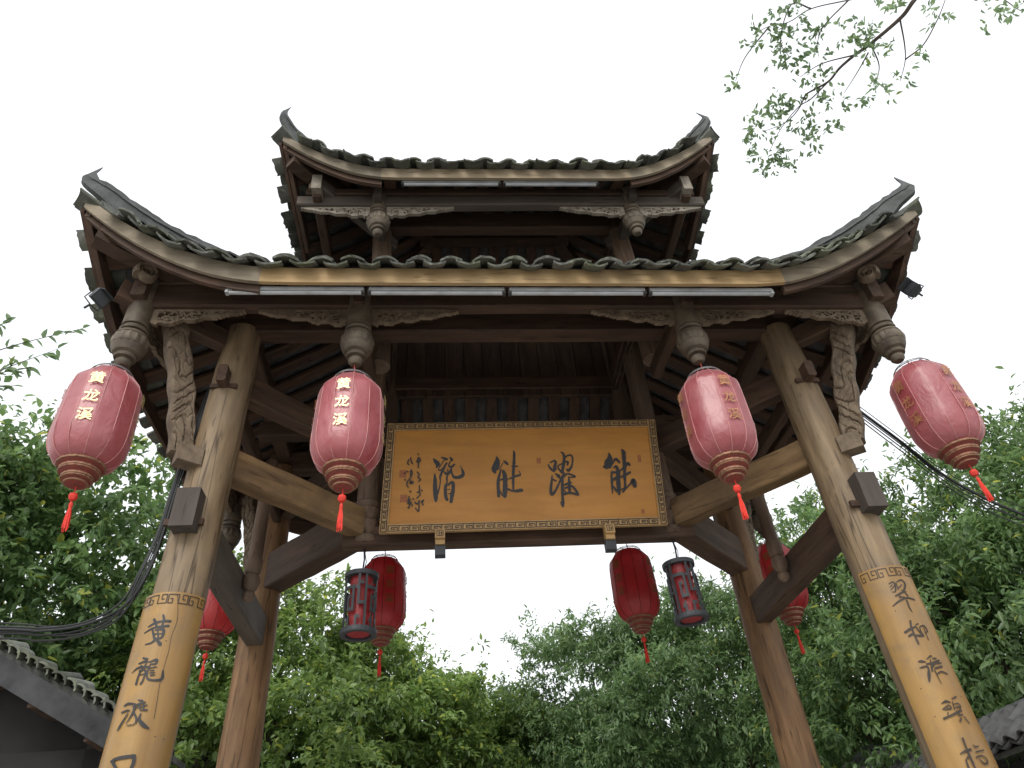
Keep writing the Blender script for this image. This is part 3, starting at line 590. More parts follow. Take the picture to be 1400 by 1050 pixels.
# side tie beams whose tenons stick out in front of the pillars, with wedge pegs
for sx in (-1, 1):
    b = beam('tie_beam', (sx * (A + (0.01 if sx > 0 else -0.015)), -0.80, 3.492), (sx * (A - 0.005), 1.02, 3.492), 0.118, 0.22, M['beam_grey'] if sx < 0 else M['beam'])  # left beam's sky reflection is put into its grey colour
    tn = MB().box((sx * (A + (0.012 if sx > 0 else -0.015)), -0.935, 3.492), (0.122, 0.28, 0.224)).build('tenon', M['tenon'], b)
    tn.matrix_parent_inverse = b.matrix_basis.inverted()
    MB().box((sx * A, -0.995, 3.44), (0.20, 0.022, 0.035)).build('peg', M['beam'], b)
    for ch in b.children: ch.matrix_parent_inverse = b.matrix_basis.inverted()
    # upper tie, through tenon high on the pillar
    b = beam('tie_beam', (sx * (A - 0.03), -1.06, 4.42), (sx * (A - 0.03), 1.04, 4.42), 0.058, 0.125, M['beam'])
    MB().box((sx * (A - 0.03), -0.975, 4.375), (0.16, 0.02, 0.03)).build('peg', M['beam'], b)
    b.children[0].matrix_parent_inverse = b.matrix_basis.inverted()

def gadroon(n, lo, hi, amt):
    return lambda r, z, an: r * (1 + (amt * (0.5 + 0.5 * math.cos(n * an)) ** 0.6 if lo < z < hi else 0))

def pend_profile(shaft_r, shaft_h):
    return [(0.004, 0.0), (0.028, 0.003), (0.042, 0.020), (0.045, 0.038), (0.036, 0.050), (0.036, 0.054), (0.058, 0.057), (0.063, 0.068), (0.056, 0.079), (0.056, 0.083),
            (0.074, 0.093), (0.088, 0.118), (0.094, 0.136), (0.089, 0.140), (0.090, 0.146), (0.095, 0.166), (0.095, 0.186), (0.090, 0.206), (0.089, 0.210), (0.094, 0.214), (0.088, 0.232), (0.074, 0.244), (0.056, 0.247), (0.056, 0.254),
            (0.078, 0.257), (0.082, 0.270), (0.076, 0.283), (0.060, 0.287), (0.060, 0.293), (0.079, 0.297), (shaft_r, 0.315), (shaft_r, shaft_h)]

# front and rear eave pendants
pend_me = MB().lathe(pend_profile(0.078, 0.68), 48, fn=gadroon(14, 0.141, 0.209, 0.085)).mesh('hanging_post', True)
pend_me.materials.append(M['pendant'])
for sy in (-1, 1):
    for x in (-C2, -C1, C1, C2):
        o = inst('hanging_post', pend_me, gate, Matrix.Translation((x, sy * Q, 4.325)) @ Matrix.Rotation(RNG.uniform(0, 3), 4, 'Z'))

# middle hanging posts with carved collars: they carry the signboard beam
midprof = [(0.03, 0.0), (0.07, 0.005), (0.085, 0.02), (0.085, 0.05), (0.062, 0.065), (0.07, 0.085), (0.088, 0.105), (0.090, 0.16), (0.074, 0.18), (0.08, 0.195),
           (0.088, 0.215), (0.090, 0.255), (0.084, 0.27), (0.09, 0.29), (0.09, 0.31), (0.078, 0.325), (0.078, 1.85)]
mid_me = MB().lathe(midprof, 28, fn=gadroon(14, 0.2, 0.26, 0.05)).mesh('hanging_post', True)
mid_me.materials.append(M['post'])
for sx in (-1, 1):
    inst('hanging_post', mid_me, gate, Matrix.Translation((sx * PX, 0, 3.765)))
    # short carved drop at the middle of each side
    pr = [(0.012, 0), (0.035, 0.02), (0.04, 0.05), (0.028, 0.07), (0.045, 0.09), (0.055, 0.13), (0.05, 0.17), (0.036, 0.18), (0.05, 0.20), (0.055, 0.28), (0.045, 0.30), (0.045, 1.05)]
    MB().lathe(pr, 18, fn=gadroon(10, 0.1, 0.17, 0.06)).build('hanging_post', M['post'], gate, True, Matrix.Translation((sx * (A - 0.12), 0.0, 3.40)))

# diagonal beams from the pillars to the middle posts, two tiers
for sy in (-1, 1):
    for sx in (-1, 1):
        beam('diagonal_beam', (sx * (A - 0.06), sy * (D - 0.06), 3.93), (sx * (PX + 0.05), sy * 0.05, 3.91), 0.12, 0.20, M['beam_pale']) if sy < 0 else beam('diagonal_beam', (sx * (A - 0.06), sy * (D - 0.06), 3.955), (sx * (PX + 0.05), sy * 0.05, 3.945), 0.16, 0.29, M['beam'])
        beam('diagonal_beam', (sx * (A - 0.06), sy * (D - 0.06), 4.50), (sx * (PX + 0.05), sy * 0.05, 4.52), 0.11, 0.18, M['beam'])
# beam that carries the signboard, and ties above it
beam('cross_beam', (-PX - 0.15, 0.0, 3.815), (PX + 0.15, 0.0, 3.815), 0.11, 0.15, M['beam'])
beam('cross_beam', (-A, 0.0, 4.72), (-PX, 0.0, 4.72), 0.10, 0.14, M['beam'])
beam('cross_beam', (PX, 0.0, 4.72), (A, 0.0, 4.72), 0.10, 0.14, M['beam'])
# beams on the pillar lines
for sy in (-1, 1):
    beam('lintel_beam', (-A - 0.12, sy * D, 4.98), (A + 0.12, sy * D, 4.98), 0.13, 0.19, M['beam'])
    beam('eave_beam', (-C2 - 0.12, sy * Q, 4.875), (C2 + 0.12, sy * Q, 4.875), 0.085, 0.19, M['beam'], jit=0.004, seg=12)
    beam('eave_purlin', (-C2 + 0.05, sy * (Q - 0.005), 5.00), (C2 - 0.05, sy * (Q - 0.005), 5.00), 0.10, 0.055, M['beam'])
for sx in (-1, 1):
    beam('lintel_beam', (sx * A, -D - 0.12, 5.085), (sx * A, D + 0.12, 5.085), 0.12, 0.16, M['beam'])
    beam('eave_beam', (sx * C2, -Q - 0.12, 4.885), (sx * C2, Q + 0.12, 4.885), 0.083, 0.17, M['beam'])
    for sy in (-1, 1):
        beam('bracket_arm', (sx * C1, sy * 0.50, 4.86), (sx * C1, sy * (Q + 0.11), 4.82), 0.07, 0.13, M['beam'])
        beam('bracket_arm', (sx * (A - 0.05), sy * (D - 0.04), 4.80), (sx * (C2 + 0.12), sy * (Q + 0.10), 4.86), 0.085, 0.15, M['beam'])
        beam('bracket_arm', (sx * C1, sy * D, 5.14), (sx * C1, sy * 0.5, 5.42), 0.09, 0.12, M['beam'])
        # shoulder block under each carved strut
        MB().box((0, 0, 0), (0.13, 0.10, 0.11)).build('strut_block', M['carved'], gate, matrix=Matrix.Translation((sx * (A + 0.065), sy * (D + 0.135), 3.85)) @ Matrix.Rotation(sx * sy * 0.62, 4, 'Z'))

# carved struts that prop the corner arms
def carved_strut(sx, sy, seed):
    nu, nv = 28, 170
    dirv = Vector((sx * 0.79, sy * 0.61, 0))
    lat = Vector((-sy * sx * 0.61 * sx, sy * 0.79 * 1.0, 0))
    lat = Vector((dirv.y, -dirv.x, 0))
    base = Vector((sx * A, sy * D, 0))
    mb = MB()
    for side in (-1, 1):
        vs, fs = [], []
        for j in range(nv + 1):
            t = j / nv
            z = 3.88 + 0.92 * t
            out = 0.155 + 0.24 * t ** 1.2 + 0.005 * math.sin(t * 9)
            wdt = 0.066 + 0.006 * math.sin(t * 26 + seed) + 0.010 * t
            for i in range(nu + 1):
                u = i / nu * 2 - 1
                edge = min(1.0, (1 - abs(u)) * 5)
                p = Vector((u * 1.3 + seed, t * 9.0, seed * 3.1))
                rel = noise.noise(p * 1.2) * 0.6 + noise.noise(p * 2.7) * 0.4
                cx = math.sin(t * 30 + u * 2.5 + 5 * noise.noise(p * 0.7))
                f1 = math.sin(t * 24 + 2.6 * math.sin(u * 1.9 + t * 11 + seed) + 1.5 * rel)
                f2 = math.sin(u * 4.2 + 3.0 * math.sin(t * 15 + seed))
                gr = min(1.0, abs(f1) / 0.45) * (0.55 + 0.45 * min(1.0, abs(f2) / 0.35))
                d = 0.030 + edge ** 0.5 * (0.020 * gr ** 0.6 + 0.004 * rel)
                vs.append(base + dirv * (out + u * wdt) + lat * (side * d) + Vector((0, 0, z)))
        n = nu + 1
        for j in range(nv):
            for i in range(nu):
                fs.append((j * n + i, j * n + i + 1, (j + 1) * n + i + 1, (j + 1) * n + i))
        mb.add(vs, fs)
    n = nu + 1
    off = (nu + 1) * (nv + 1)
    for j in range(nv):
        mb.f.append((j * n, (j + 1) * n, off + (j + 1) * n, off + j * n))
        mb.f.append((j * n + nu, off + j * n + nu, off + (j + 1) * n + nu, (j + 1) * n + nu))
    mb.f.append(tuple(list(range(nu + 1)) + [off + i for i in range(nu, -1, -1)]))
    mb.f.append(tuple([nv * n + i for i in range(nu + 1)] + [off + nv * n + i for i in range(nu, -1, -1)]))
    return mb.build('carved_strut', M['carved'], gate)
for k, (sx, sy) in enumerate(((-1, -1), (1, -1), (-1, 1), (1, 1))):
    carved_strut(sx, sy, 1.7 + 2.3 * k)

# openwork bracket boards either side of the hanging posts
def openwork(L, H, seed, cell=0.0085):
    nx, nz = int(L / cell), int(H / cell)
    keep = {}
    for i in range(nx):
        for k in range(nz):
            x, z = (i + 0.5) / nx, (k + 0.5) * cell
            dep = H * (1 - x) ** 0.75 * (0.90 + 0.10 * math.sin(x * 26 + seed)) + 0.010
            if x < 0.10: dep = H * (0.80 + 2 * x)
            if z > dep: continue
            p = Vector((i * cell * 26 + seed, k * cell * 30, seed))
            vv = noise.noise(p) + 0.5 * noise.noise(p * 2.1 + Vector((3, 1, 0)))
            rim = z < 0.013 or z > dep - 0.016 or x < 0.07
            if rim or abs(vv) < 0.24 or vv > 0.62:
                keep[(i, k)] = 1
    th = 0.014
    mb = MB()
    idx = {}
    def vid(i, s, k):
        key = (i, s, k)
        if key not in idx:
            idx[key] = len(mb.v); mb.v.append((i * cell, s * th, -k * cell))
        return idx[key]
    for (i, k) in keep:
        for s in (-1, 1):
            q = [vid(i, s, k), vid(i + 1, s, k), vid(i + 1, s, k + 1), vid(i, s, k + 1)]
            mb.f.append(tuple(q if s < 0 else q[::-1]))
        for (di, dk, a, b2) in ((-1, 0, (0, 0), (0, 1)), (1, 0, (1, 1), (1, 0)), (0, -1, (1, 0), (0, 0)), (0, 1, (0, 1), (1, 1))):
            if (i + di, k + dk) not in keep:
                mb.f.append((vid(i + a[0], -1, k + a[1]), vid(i + a[0], 1, k + a[1]), vid(i + b2[0], 1, k + b2[1]), vid(i + b2[0], -1, k + b2[1])))
    return mb
ow = [openwork(0.56, 0.135, s).mesh('carved_bracket') for s in (2.0, 5.0)]
for me in ow: me.materials.append(M['carved'])
ow_pale = openwork(0.54, 0.125, 8.0).mesh('carved_bracket')
ow_pale.materials.append(M['carved_pale'])
MX = Matrix.Scale(-1, 4, (1, 0, 0))
for sy in (-1, 1):
    z = 4.778
    for sx in (-1, 1):
        # corner post: board runs inwards; inner post: boards both ways
        inst('carved_bracket', ow[0] if sx < 0 else ow[1], gate, Matrix.Translation((sx * (C2 - 0.068), sy * Q, z)) @ (Matrix.Identity(4) if sx < 0 else MX))
        inst('carved_bracket', ow[1], gate, Matrix.Translation((sx * (C1 + 0.068), sy * Q, z)) @ (MX if sx < 0 else Matrix.Identity(4)))
        inst('carved_bracket', ow[0], gate, Matrix.Translation((sx * (C1 - 0.068), sy * Q, z)) @ (Matrix.Identity(4) if sx < 0 else MX))
for sx in (-1, 1):
    for sy in (-1, 1):
        inst('carved_bracket', ow[0], gate, Matrix.Translation((sx * C2, sy * (Q - 0.068), 4.798)) @ Matrix.Rotation(PI / 2 if sy < 0 else -PI / 2, 4, 'Z'))

# ------------------------------------------------------------------ roofs
def arc_tile(w, L, sag, th, convex, n=7, drop=0.0):
    """tile with its lower end at the origin, running along +Y, width along X"""
    mb = MB()
    secs = []
    for j, y in enumerate((0.0, L * 0.5, L)):
        k = 1.0 - 0.05 * (y / L)
        top, bot = [], []
        for i in range(n + 1):
            u = i / n * 2 - 1
            zz = sag * (1 - u * u) if convex else sag * u * u
            top.append((u * w / 2 * k, y, zz + th))
            bot.append((u * w / 2 * k, y, zz))
        secs.append(top + bot[::-1])
    m = len(secs[0])
    for s in secs: mb.v.extend(s)
    for j in range(2):
        for i in range(m):
            i2 = (i + 1) % m
            mb.f.append((j * m + i, j * m + i2, (j + 1) * m + i2, (j + 1) * m + i))
    for i in range(n):
        mb.f.append((i, m - 1 - i, m - 2 - i, i + 1))
        mb.f.append((2 * m + i, 2 * m + i + 1, 2 * m + m - 2 - i, 2 * m + m - 1 - i))
    return mb

class Roof:
    def __init__(s, ex, ey, ix, iy, ze, zi, lift, start, flare, expo):
        s.ex, s.ey, s.ix, s.iy, s.ze, s.zi = ex, ey, ix, iy, ze, zi
        s.lift, s.start, s.flare, s.expo = lift, start, flare, expo
    def eave(s, side, a):
        """point of the eave line; side in F R (front, rear: a is x) or W E (left, right: a is y)"""
        if side in 'FR':
            half, sx = s.ex, (1 if a > 0 else -1)
        else:
            half, sx = s.ey, (-1 if side == 'W' else 1)
        st = half - s.start
        u = max(0.0, (abs(a) - st) / (half - st))
        z = s.ze + s.lift[0 if sx < 0 else 1] * u ** s.expo[0 if sx < 0 else 1]
        fl = s.flare * u * u
        if side == 'F': return Vector((a, -s.ey - fl, z))
        if side == 'R': return Vector((a, s.ey + fl, z))
        if side == 'W': return Vector((-s.ex - fl, a, z))
        return Vector((s.ex + fl, a, z))
    def hip(s, sx, sy, k):
        cx, cy = s.ex + s.flare, s.ey + s.flare
        li = s.lift[0 if sx < 0 else 1]
        return Vector((sx * (s.ix + (cx - s.ix) * k), sy * (s.iy + (cy - s.iy) * k), s.zi + (s.ze - s.zi) * k + li * k ** 3.0))
    def top(s, side, a):
        if side in 'FR':
            sy = -1 if side == 'F' else 1
            if abs(a) <= s.ix: return Vector((a, sy * s.iy, s.zi))
            k = min(1, (abs(a) - s.ix) / (s.ex + s.flare - s.ix))
            return s.hip(1 if a > 0 else -1, sy, k)
        sx = -1 if side == 'W' else 1
        if abs(a) <= s.iy: return Vector((sx * s.ix, a, s.zi))
        k = min(1, (abs(a) - s.iy) / (s.ey + s.flare - s.iy))
        return s.hip(sx, 1 if a > 0 else -1, k)
    def pt(s, side, a, t):
        e, tp = s.eave(side, a), s.top(side, a)
        p = e.lerp(tp, t)
        p.z -= 0.055 * 4 * t * (1 - t) * min(1, (tp - e).length)
        return p
    def frame(s, side, a, d, off):
        """frame at distance d up the slope from the eave; off above the surface"""
        e, tp = s.eave(side, a), s.top(side, a)
        L = max(1e-4, (tp - e).length)
        t = max(0, d) / L
        p = s.pt(side, a, t)
        q = s.pt(side, a, min(1, t + 0.08)) if L > 0.15 else p + Vector((0, 0.8, 0.5))
        y = (q - p).normalized()
        if L <= 0.3:
            inw = {'F': Vector((0, 1, 0.5)), 'R': Vector((0, -1, 0.5)), 'W': Vector((1, 0, 0.5)), 'E': Vector((-1, 0, 0.5))}[side].normalized()
            y = inw.lerp(y, max(0, min(1, L / 0.3))).normalized() if L > 0.02 else inw
        h = 0.03
        x = (s.eave(side, a + h) - s.eave(side, a - h)).normalized()
        if side in 'RW': x = -x
        z = x.cross(y).normalized()
        if z.z < 0: z = -z
        x = y.cross(z).normalized()
        if d < 0: p = p + y * d
        p = p + z * off
        return Matrix(((x.x, y.x, z.x, p.x), (x.y, y.y, z.y, p.y), (x.z, y.z, z.z, p.z), (0, 0, 0, 1))), L

pan_me = arc_tile(0.145, 0.23, 0.019, 0.012, False, 8).mesh('eave_tile'); pan_me.materials.append(M['tile'])
cov_me = arc_tile(0.148, 0.23, 0.024, 0.013, True, 8).mesh('eave_tile'); cov_me.materials.append(M['tile'])
def chipped(me, seed):
    rr = random.Random(seed)
    m2 = me.copy()
    for v in m2.vertices:
        p = Vector((v.co.x * 18, v.co.y * 9, seed * 3.3))
        v.co.z += 0.006 * noise.noise(p)
        if v.co.y < 0.01: v.co.y += 0.012 * noise.noise(Vector((v.co.x * 30, seed * 1.7, 0))) + rr.uniform(-0.003, 0.003)
    return m2
pan_vs = [chipped(pan_me, k) for k in range(5)]
cov_vs = [chipped(cov_me, k + 7) for k in range(5)]
pan_c, cov_c = arc_tile(0.19, 0.22, 0.030, 0.012, False, 4), arc_tile(0.165, 0.22, 0.040, 0.012, True, 4)

def build_roof(R, pitch, label, upper, ridge_tips, fascia_h):
    T = TILT if upper else Matrix.Identity(4)
    # bed sheet under the cover tiles = the roof part itself
    bed = MB()
    for side in 'FRWE':
        half = (R.ex if side in 'FR' else R.ey) + R.flare
        na, nt_ = 40, 6
        vs = []
        for i in range(na + 1):
            a = -half + 2 * half * i / na
            for j in range(nt_ + 1):
                vs.append(R.pt(side, a, j / nt_) + Vector((0, 0, 0.052)))
        bed.add(vs, [(i * (nt_ + 1) + j, (i + 1) * (nt_ + 1) + j, (i + 1) * (nt_ + 1) + j + 1, i * (nt_ + 1) + j + 1) for i in range(na) for j in range(nt_)])
    roof = bed.build('roof', M['mortar'], gate, matrix=T)
    roof['label'] = label
    courses = MB()
    rr = random.Random(11 if upper else 5)
    for side in 'FRWE':
        half = R.ex if side in 'FR' else R.ey
        n = int(2 * half / pitch)
        p = 2 * half / n
        for i in range(n):
            a = -half + (i + 0.5) * p
            jig = lambda s: rr.uniform(-s, s)
            for kind in (0, 1):
                aa = a if kind == 0 else a + p / 2
                if kind == 1 and i == n - 1: continue
                ov = -0.120 if kind == 0 else -0.085
                Fm, L = R.frame(side, aa, ov + jig(0.022), (0.006 if kind == 0 else 0.034) + jig(0.005))
                Fm = Fm @ Matrix.Rotation(jig(0.10), 4, 'Z') @ Matrix.Rotation(jig(0.10), 4, 'Y') @ Matrix.Rotation(jig(0.06) + 0.03, 4, 'X')
                inst('eave_tile', rr.choice(pan_vs if kind == 0 else cov_vs), roof, Fm @ Matrix.Scale(rr.uniform(0.88, 1.05), 4, (1, 0, 0)))
                if kind == 1 and side == 'F' and rr.random() < 0.35:
                    inst('eave_tile', rr.choice(cov_vs), roof, Fm @ Matrix.Translation((jig(0.010), 0.030 + jig(0.012), 0.014)) @ Matrix.Rotation(jig(0.10), 4, 'Z') @ Matrix.Scale(0.94, 4, (1, 0, 0)))
                src = pan_c if kind == 0 else cov_c
                d = 0.06
                while d < L - 0.10:
                    Fm, _ = R.frame(side, aa, d, (0.010 if kind == 0 else 0.052))
                    Fm = Fm @ Matrix.Rotation(jig(0.03), 4, 'Z') @ Matrix.Rotation(0.035, 4, 'X')
                    courses.add([Fm @ Vector(v) for v in src.v], src.f)
                    d += 0.125
            # rafter board between the pan tiles
            Fm, L = R.frame(side, a + p / 2, -0.01, -0.016)
            if i < n - 1 and L > 0.2:
                e = R.eave(side, a + p / 2); tp = R.top(side, a + p / 2)
                Lr = min(L, L) - 0.02
                path, secs = [], []
                inv = Fm.inverted()
                for j in range(5):
                    w = inv @ (R.pt(side, a + p / 2, j / 4.0 * Lr / L) + Vector((0, 0, -0.020)))
                    path.append((w, (1, 0, 0), (0, 0, 1)))
                    secs.append([(-0.048, -0.014), (0.048, -0.014), (0.048, 0.012), (-0.048, 0.012)])
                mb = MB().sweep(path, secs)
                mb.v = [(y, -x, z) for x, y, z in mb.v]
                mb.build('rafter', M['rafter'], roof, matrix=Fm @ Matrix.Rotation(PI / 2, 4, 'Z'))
    c = courses.build('tile_courses', M['tile_bare'], roof)
    c['kind'] = 'stuff'
    # fascia boards: straight middle board and weathered upswept ends
    for side in 'FRWE':
        half = (R.ex if side in 'FR' else R.ey) + R.flare
        mid = half - R.start + 0.04
        for (a0, a1, mt) in ((-half, -mid, 'fascia_grey'), (-mid, mid, 'fascia_worn' if upper else 'fascia'), (mid, half, 'fascia_grey')):
            outv = {'F': Vector((0, -1, 0)), 'R': Vector((0, 1, 0)), 'W': Vector((-1, 0, 0)), 'E': Vector((1, 0, 0))}[side]
            for layer in (0, 1):
                if layer == 1 and mt in ('fascia', 'fascia_worn'): continue
                mb = MB()
                path, secs = [], []
                n = 16
                for i in range(n + 1):
                    a = a0 + (a1 - a0) * i / n
                    e = R.eave(side, a)
                    k = abs(a) / half
                    h = fascia_h * (1.0 if k < 0.7 else 1 - 0.28 * (k - 0.7) / 0.3)
                    if layer == 0:
                        path.append((e + Vector((0, 0, 0.004)), outv, (0, 0, 1)))
                        secs.append([(0.0, -h), (0.024, -h), (0.024, 0.0), (0.0, 0.0)])
                    else:
                        path.append((e - outv * 0.045 + Vector((0, 0, -0.03)), outv, (0, 0, 1)))
                        secs.append([(0.0, -h - 0.01), (0.03, -h - 0.01), (0.03, 0.0), (0.0, 0.0)])
                mb.sweep(path, secs)
                fo = mb.build('fascia_board', M[mt] if layer == 0 and side in 'FR' else M['beam'], roof)
                # give the board its own frame so that the grain runs along it
                if side in 'WE':
                    fo.data.transform(Matrix.Rotation(-PI / 2, 4, 'Z')); fo.matrix_local = Matrix.Rotation(PI / 2, 4, 'Z')
    # corner beams and hip ridges
    for sx in (-1, 1):
        for sy in (-1, 1):
            pts = [R.hip(sx, sy, k) for k in (0.0, 0.2, 0.4, 0.55, 0.7, 0.8, 0.88, 0.95)]
            side = Vector((-sy * sx * 0.7071 * sx, sx * 0.7071 * sx, 0)).normalized()
            dv = (R.hip(sx, sy, 1) - R.hip(sx, sy, 0)); dv.z = 0; dv.normalize()
            side = Vector((-dv.y, dv.x, 0))
            mb = MB()
            mb.sweep([(p + Vector((0, 0, -0.11)), side, (0, 0, 1)) for p in pts], [[(-0.05, -0.09), (0.05, -0.09), (0.05, 0.075), (-0.05, 0.075)]] * len(pts))
            mb.build('corner_beam', M['beam'], roof)
            # the last tile, laid along the hip
            yv = -dv + Vector((0, 0, -0.35)); yv.normalize(); zv = side.cross(yv); zv = zv if zv.z > 0 else -zv
            xv = yv.cross(zv); pc = R.hip(sx, sy, 1.0) + dv * 0.07 + Vector((0, 0, 0.03))
            Fc = Matrix(((xv.x, yv.x, zv.x, pc.x), (xv.y, yv.y, zv.y, pc.y), (xv.z, yv.z, zv.z, pc.z), (0, 0, 0, 1)))
            inst('eave_tile', pan_me, roof, Fc); inst('eave_tile', cov_me, roof, Fc @ Matrix.Translation((0, -0.02, 0.03)))
            # carved nose under the corner
            nose = R.hip(sx, sy, 0.78) + Vector((0, 0, -0.245))
            sp = []
            for q in range(26):
                an = q / 25 * 4.4 * PI - 0.6
                r_ = 0.062 * (1 - 0.80 * q / 25)
                sp.append((nose + dv * (r_ * math.cos(an)) + Vector((0, 0, r_ * math.sin(an))), side, (0, 0, 1)))
            mb = MB()
            mb.tube([p for p, _, _ in sp], [0.020 - 0.009 * q / 25 for q in range(26)], 8)
            mb.v = [tuple(Vector(v) + side * ((Vector(v) - nose).dot(side) * 1.4)) for v in mb.v]
            mb.build('carved_scroll', M['carved'], roof, True)
            # ridge: thin stacked courses that rise into an upturned horn
            c1 = R.hip(sx, sy, 1.0)
            tipb = Vector(ridge_tips[0 if sx < 0 else 1]); tipb.y *= -sy
            base = [R.hip(sx, sy, k) + Vector((0, 0, 0.075 + 0.11 * max(0, (k - 0.55) / 0.35) ** 1.3)) for k in (0.0, 0.15, 0.3, 0.45, 0.6, 0.72, 0.82, 0.9)]
            m1 = R.hip(sx, sy, 0.965) + Vector((0, 0, 0.215))
            path = catmull(base + [m1, m1.lerp(tipb, 0.5) + dv * 0.045, tipb], 4)
            n = len(path)
            for (dz0, dz1, wd, kk) in ((-0.16, 0.045, 0.070, 1.0), (0.036, 0.058, 0.092, 0.96), (0.044, 0.100, 0.050, 1.0)):
                mb = MB()
                fr, secs = [], []
                for i in range(int(n * kk)):
                    p = path[i]
                    f = i / (n - 1)
                    up = (Vector((0, 0, 1)) - dv * 0.45 * f).normalized()
                    w = wd * (1.15 - 0.80 * f ** 1.5) / 2
                    hi, lo = dz1, dz0
                    if dz0 < -0.1: lo = dz0 + 0.13 * max(0, (f - 0.6) / 0.4)
                    if dz1 > 0.09:
                        hi += 0.24 * max(0, (f - 0.86) / 0.14) ** 2.4
                        hi += rr.uniform(-0.010, 0.012)
                    tap = 1 - 0.50 * f ** 4
                    hi, lo = hi * tap, lo * tap
                    jz = rr.uniform(-0.003, 0.003)
                    fr.append((p, side, up)); secs.append([(-w, lo + jz), (w, lo + jz), (w * 0.9, hi + jz), (-w * 0.9, hi + jz)])
                mb.sweep(fr, secs)
                mb.build('ridge_course', M['ridge'], roof)
    return roof

LOW = Roof(2.58, 1.56, 1.12, 0.52, 4.768, 5.62, (0.45, 0.50), 1.12, 0.08, (2.0, 1.5))
UPP = Roof(1.68, 1.15, 0.62, 0.03, 6.40, 7.12, (0.28, 0.345), 0.80, 0.07, (1.9, 1.7))
low_roof = build_roof(LOW, 0.19, 'lower tiled roof with wide upturned corners and mossy eave tiles', False, ((-2.765, -1.655, 5.53), (2.79, -1.66, 5.585)), 0.122)
upp_roof = build_roof(UPP, 0.178, 'small upper tiled roof with upturned horned corners', True, ((-1.80, -1.24, 7.10), (1.82, -1.24, 7.10)), 0.115)
# main ridge on top
MB().sweep([((-0.68, 0, 7.14), (0, 1, 0), (0, 0, 1)), ((0, 0, 7.12), (0, 1, 0), (0, 0, 1)), ((0.68, 0, 7.14), (0, 1, 0), (0, 0, 1))], [[(-0.07, -0.05), (0.07, -0.05), (0.05, 0.18), (-0.05, 0.18)]] * 3).build('ridge_course', M['ridge'], upp_roof)

# ------------------------------------------------------------------ upper storey
UX, UY = 1.03, 0.50
for sx in (-1, 1):
    for sy in (-1, 1):
        MB().lathe([(0.085, 0.0), (0.08, 1.50)], 18).build('post', M['post'], gate, True, TILT @ Matrix.Translation((sx * UX, sy * UY, 4.95)))
        inst('hanging_post', pend_me, gate, TILT @ Matrix.Translation((sx * UX, sy * 0.885, 5.95)) @ Matrix.Scale(0.92, 4))
        beam('bracket_arm', (sx * UX, sy * 0.40, 6.30), (sx * UX, sy * 1.02, 6.32), 0.06, 0.12, M['beam_grey'], upper=True)
        beam('bracket_arm', (sx * (UX - 0.1), sy * (UY - 0.05), 6.34), (sx * 1.50, sy * 1.02, 6.43), 0.07, 0.12, M['beam_grey'], upper=True)
        # little square block where beams cross at the corner
        MB().box((0, 0, 0), (0.075, 0.16, 0.17)).build('corner_block', M['carved_pale'], gate, matrix=TILT @ Matrix.Translation((sx * 1.50, sy * 0.98, 6.40)))
        inst('carved_bracket', ow_pale, gate, TILT @ Matrix.Translation((sx * (UX + 0.064), sy * 0.90, 6.268)) @ (MX if sx < 0 else Matrix.Identity(4)))
        inst('carved_bracket', ow_pale, gate, TILT @ Matrix.Translation((sx * (UX - 0.064), sy * 0.90, 6.268)) @ (Matrix.Identity(4) if sx < 0 else MX))
for sy in (-1, 1):
    beam('eave_beam', (-1.66, sy * 0.90, 6.325), (1.66, sy * 0.90, 6.325), 0.08, 0.11, M['beam_grey'], upper=True)
    beam('eave_purlin', (-1.60, sy * 0.91, 6.43), (1.60, sy * 0.91, 6.43), 0.075, 0.07, M['beam'], upper=True)
    beam('lintel_beam', (-UX - 0.1, sy * UY, 6.565), (UX + 0.1, sy * UY, 6.565), 0.10, 0.20, M['beam'], upper=True)
    beam('sill_beam', (-UX - 0.1, sy * UY, 5.54), (UX + 0.1, sy * UY, 5.54), 0.11, 0.14, M['beam'])
for sx in (-1, 1):
    beam('eave_beam', (sx * 1.50, -1.0, 6.335), (sx * 1.50, 1.0, 6.335), 0.07, 0.10, M['beam'], upper=True)
    beam('lintel_beam', (sx * UX, -UY - 0.1, 6.50), (sx * UX, UY + 0.1, 6.50), 0.10, 0.14, M['beam'], upper=True)
    beam('sill_beam', (sx * UX, -UY, 5.56), (sx * UX, UY, 5.56), 0.10, 0.12, M['beam'])
beam('ridge_purlin', (-0.72, 0, 6.965), (0.72, 0, 6.965), 0.11, 0.10, M['beam'], upper=True)
MB().box((0, UY - 0.005, 5.95), (2 * UX, 0.012, 1.1)).build('wall_backing', M['plank'], gate)
for sx in (-1, 1):
    MB().box((sx * (UX - 0.005), 0, 5.95), (0.012, 2 * UY, 1.1)).build('wall_backing', M['plank'], gate)
# board walls of the upper storey, plank by plank
for sy, z1 in ((-1, 6.02), (1, 6.40)):
    n = 12
    for i in range(n):
        x = -UX + (i + 0.5) * 2 * UX / n
        MB().box((0, 0, 0), (2 * UX / n - 0.006, 0.022, z1 - 5.40)).build('wall_plank', M['plank'], gate, matrix=Matrix.Translation((x, sy * (UY - 0.03) + RNG.uniform(-0.003, 0.003), (z1 + 5.40) / 2)))
for sx in (-1, 1):
    n = 6
    for i in range(n):
        y = -UY + (i + 0.5) * 2 * UY / n
        MB().box((0, 0, 0), (0.022, 2 * UY / n - 0.006, 1.0)).build('wall_plank', M['plank'], gate, matrix=Matrix.Translation((sx * (UX - 0.03) + RNG.uniform(-0.003, 0.003), y, 5.93)))

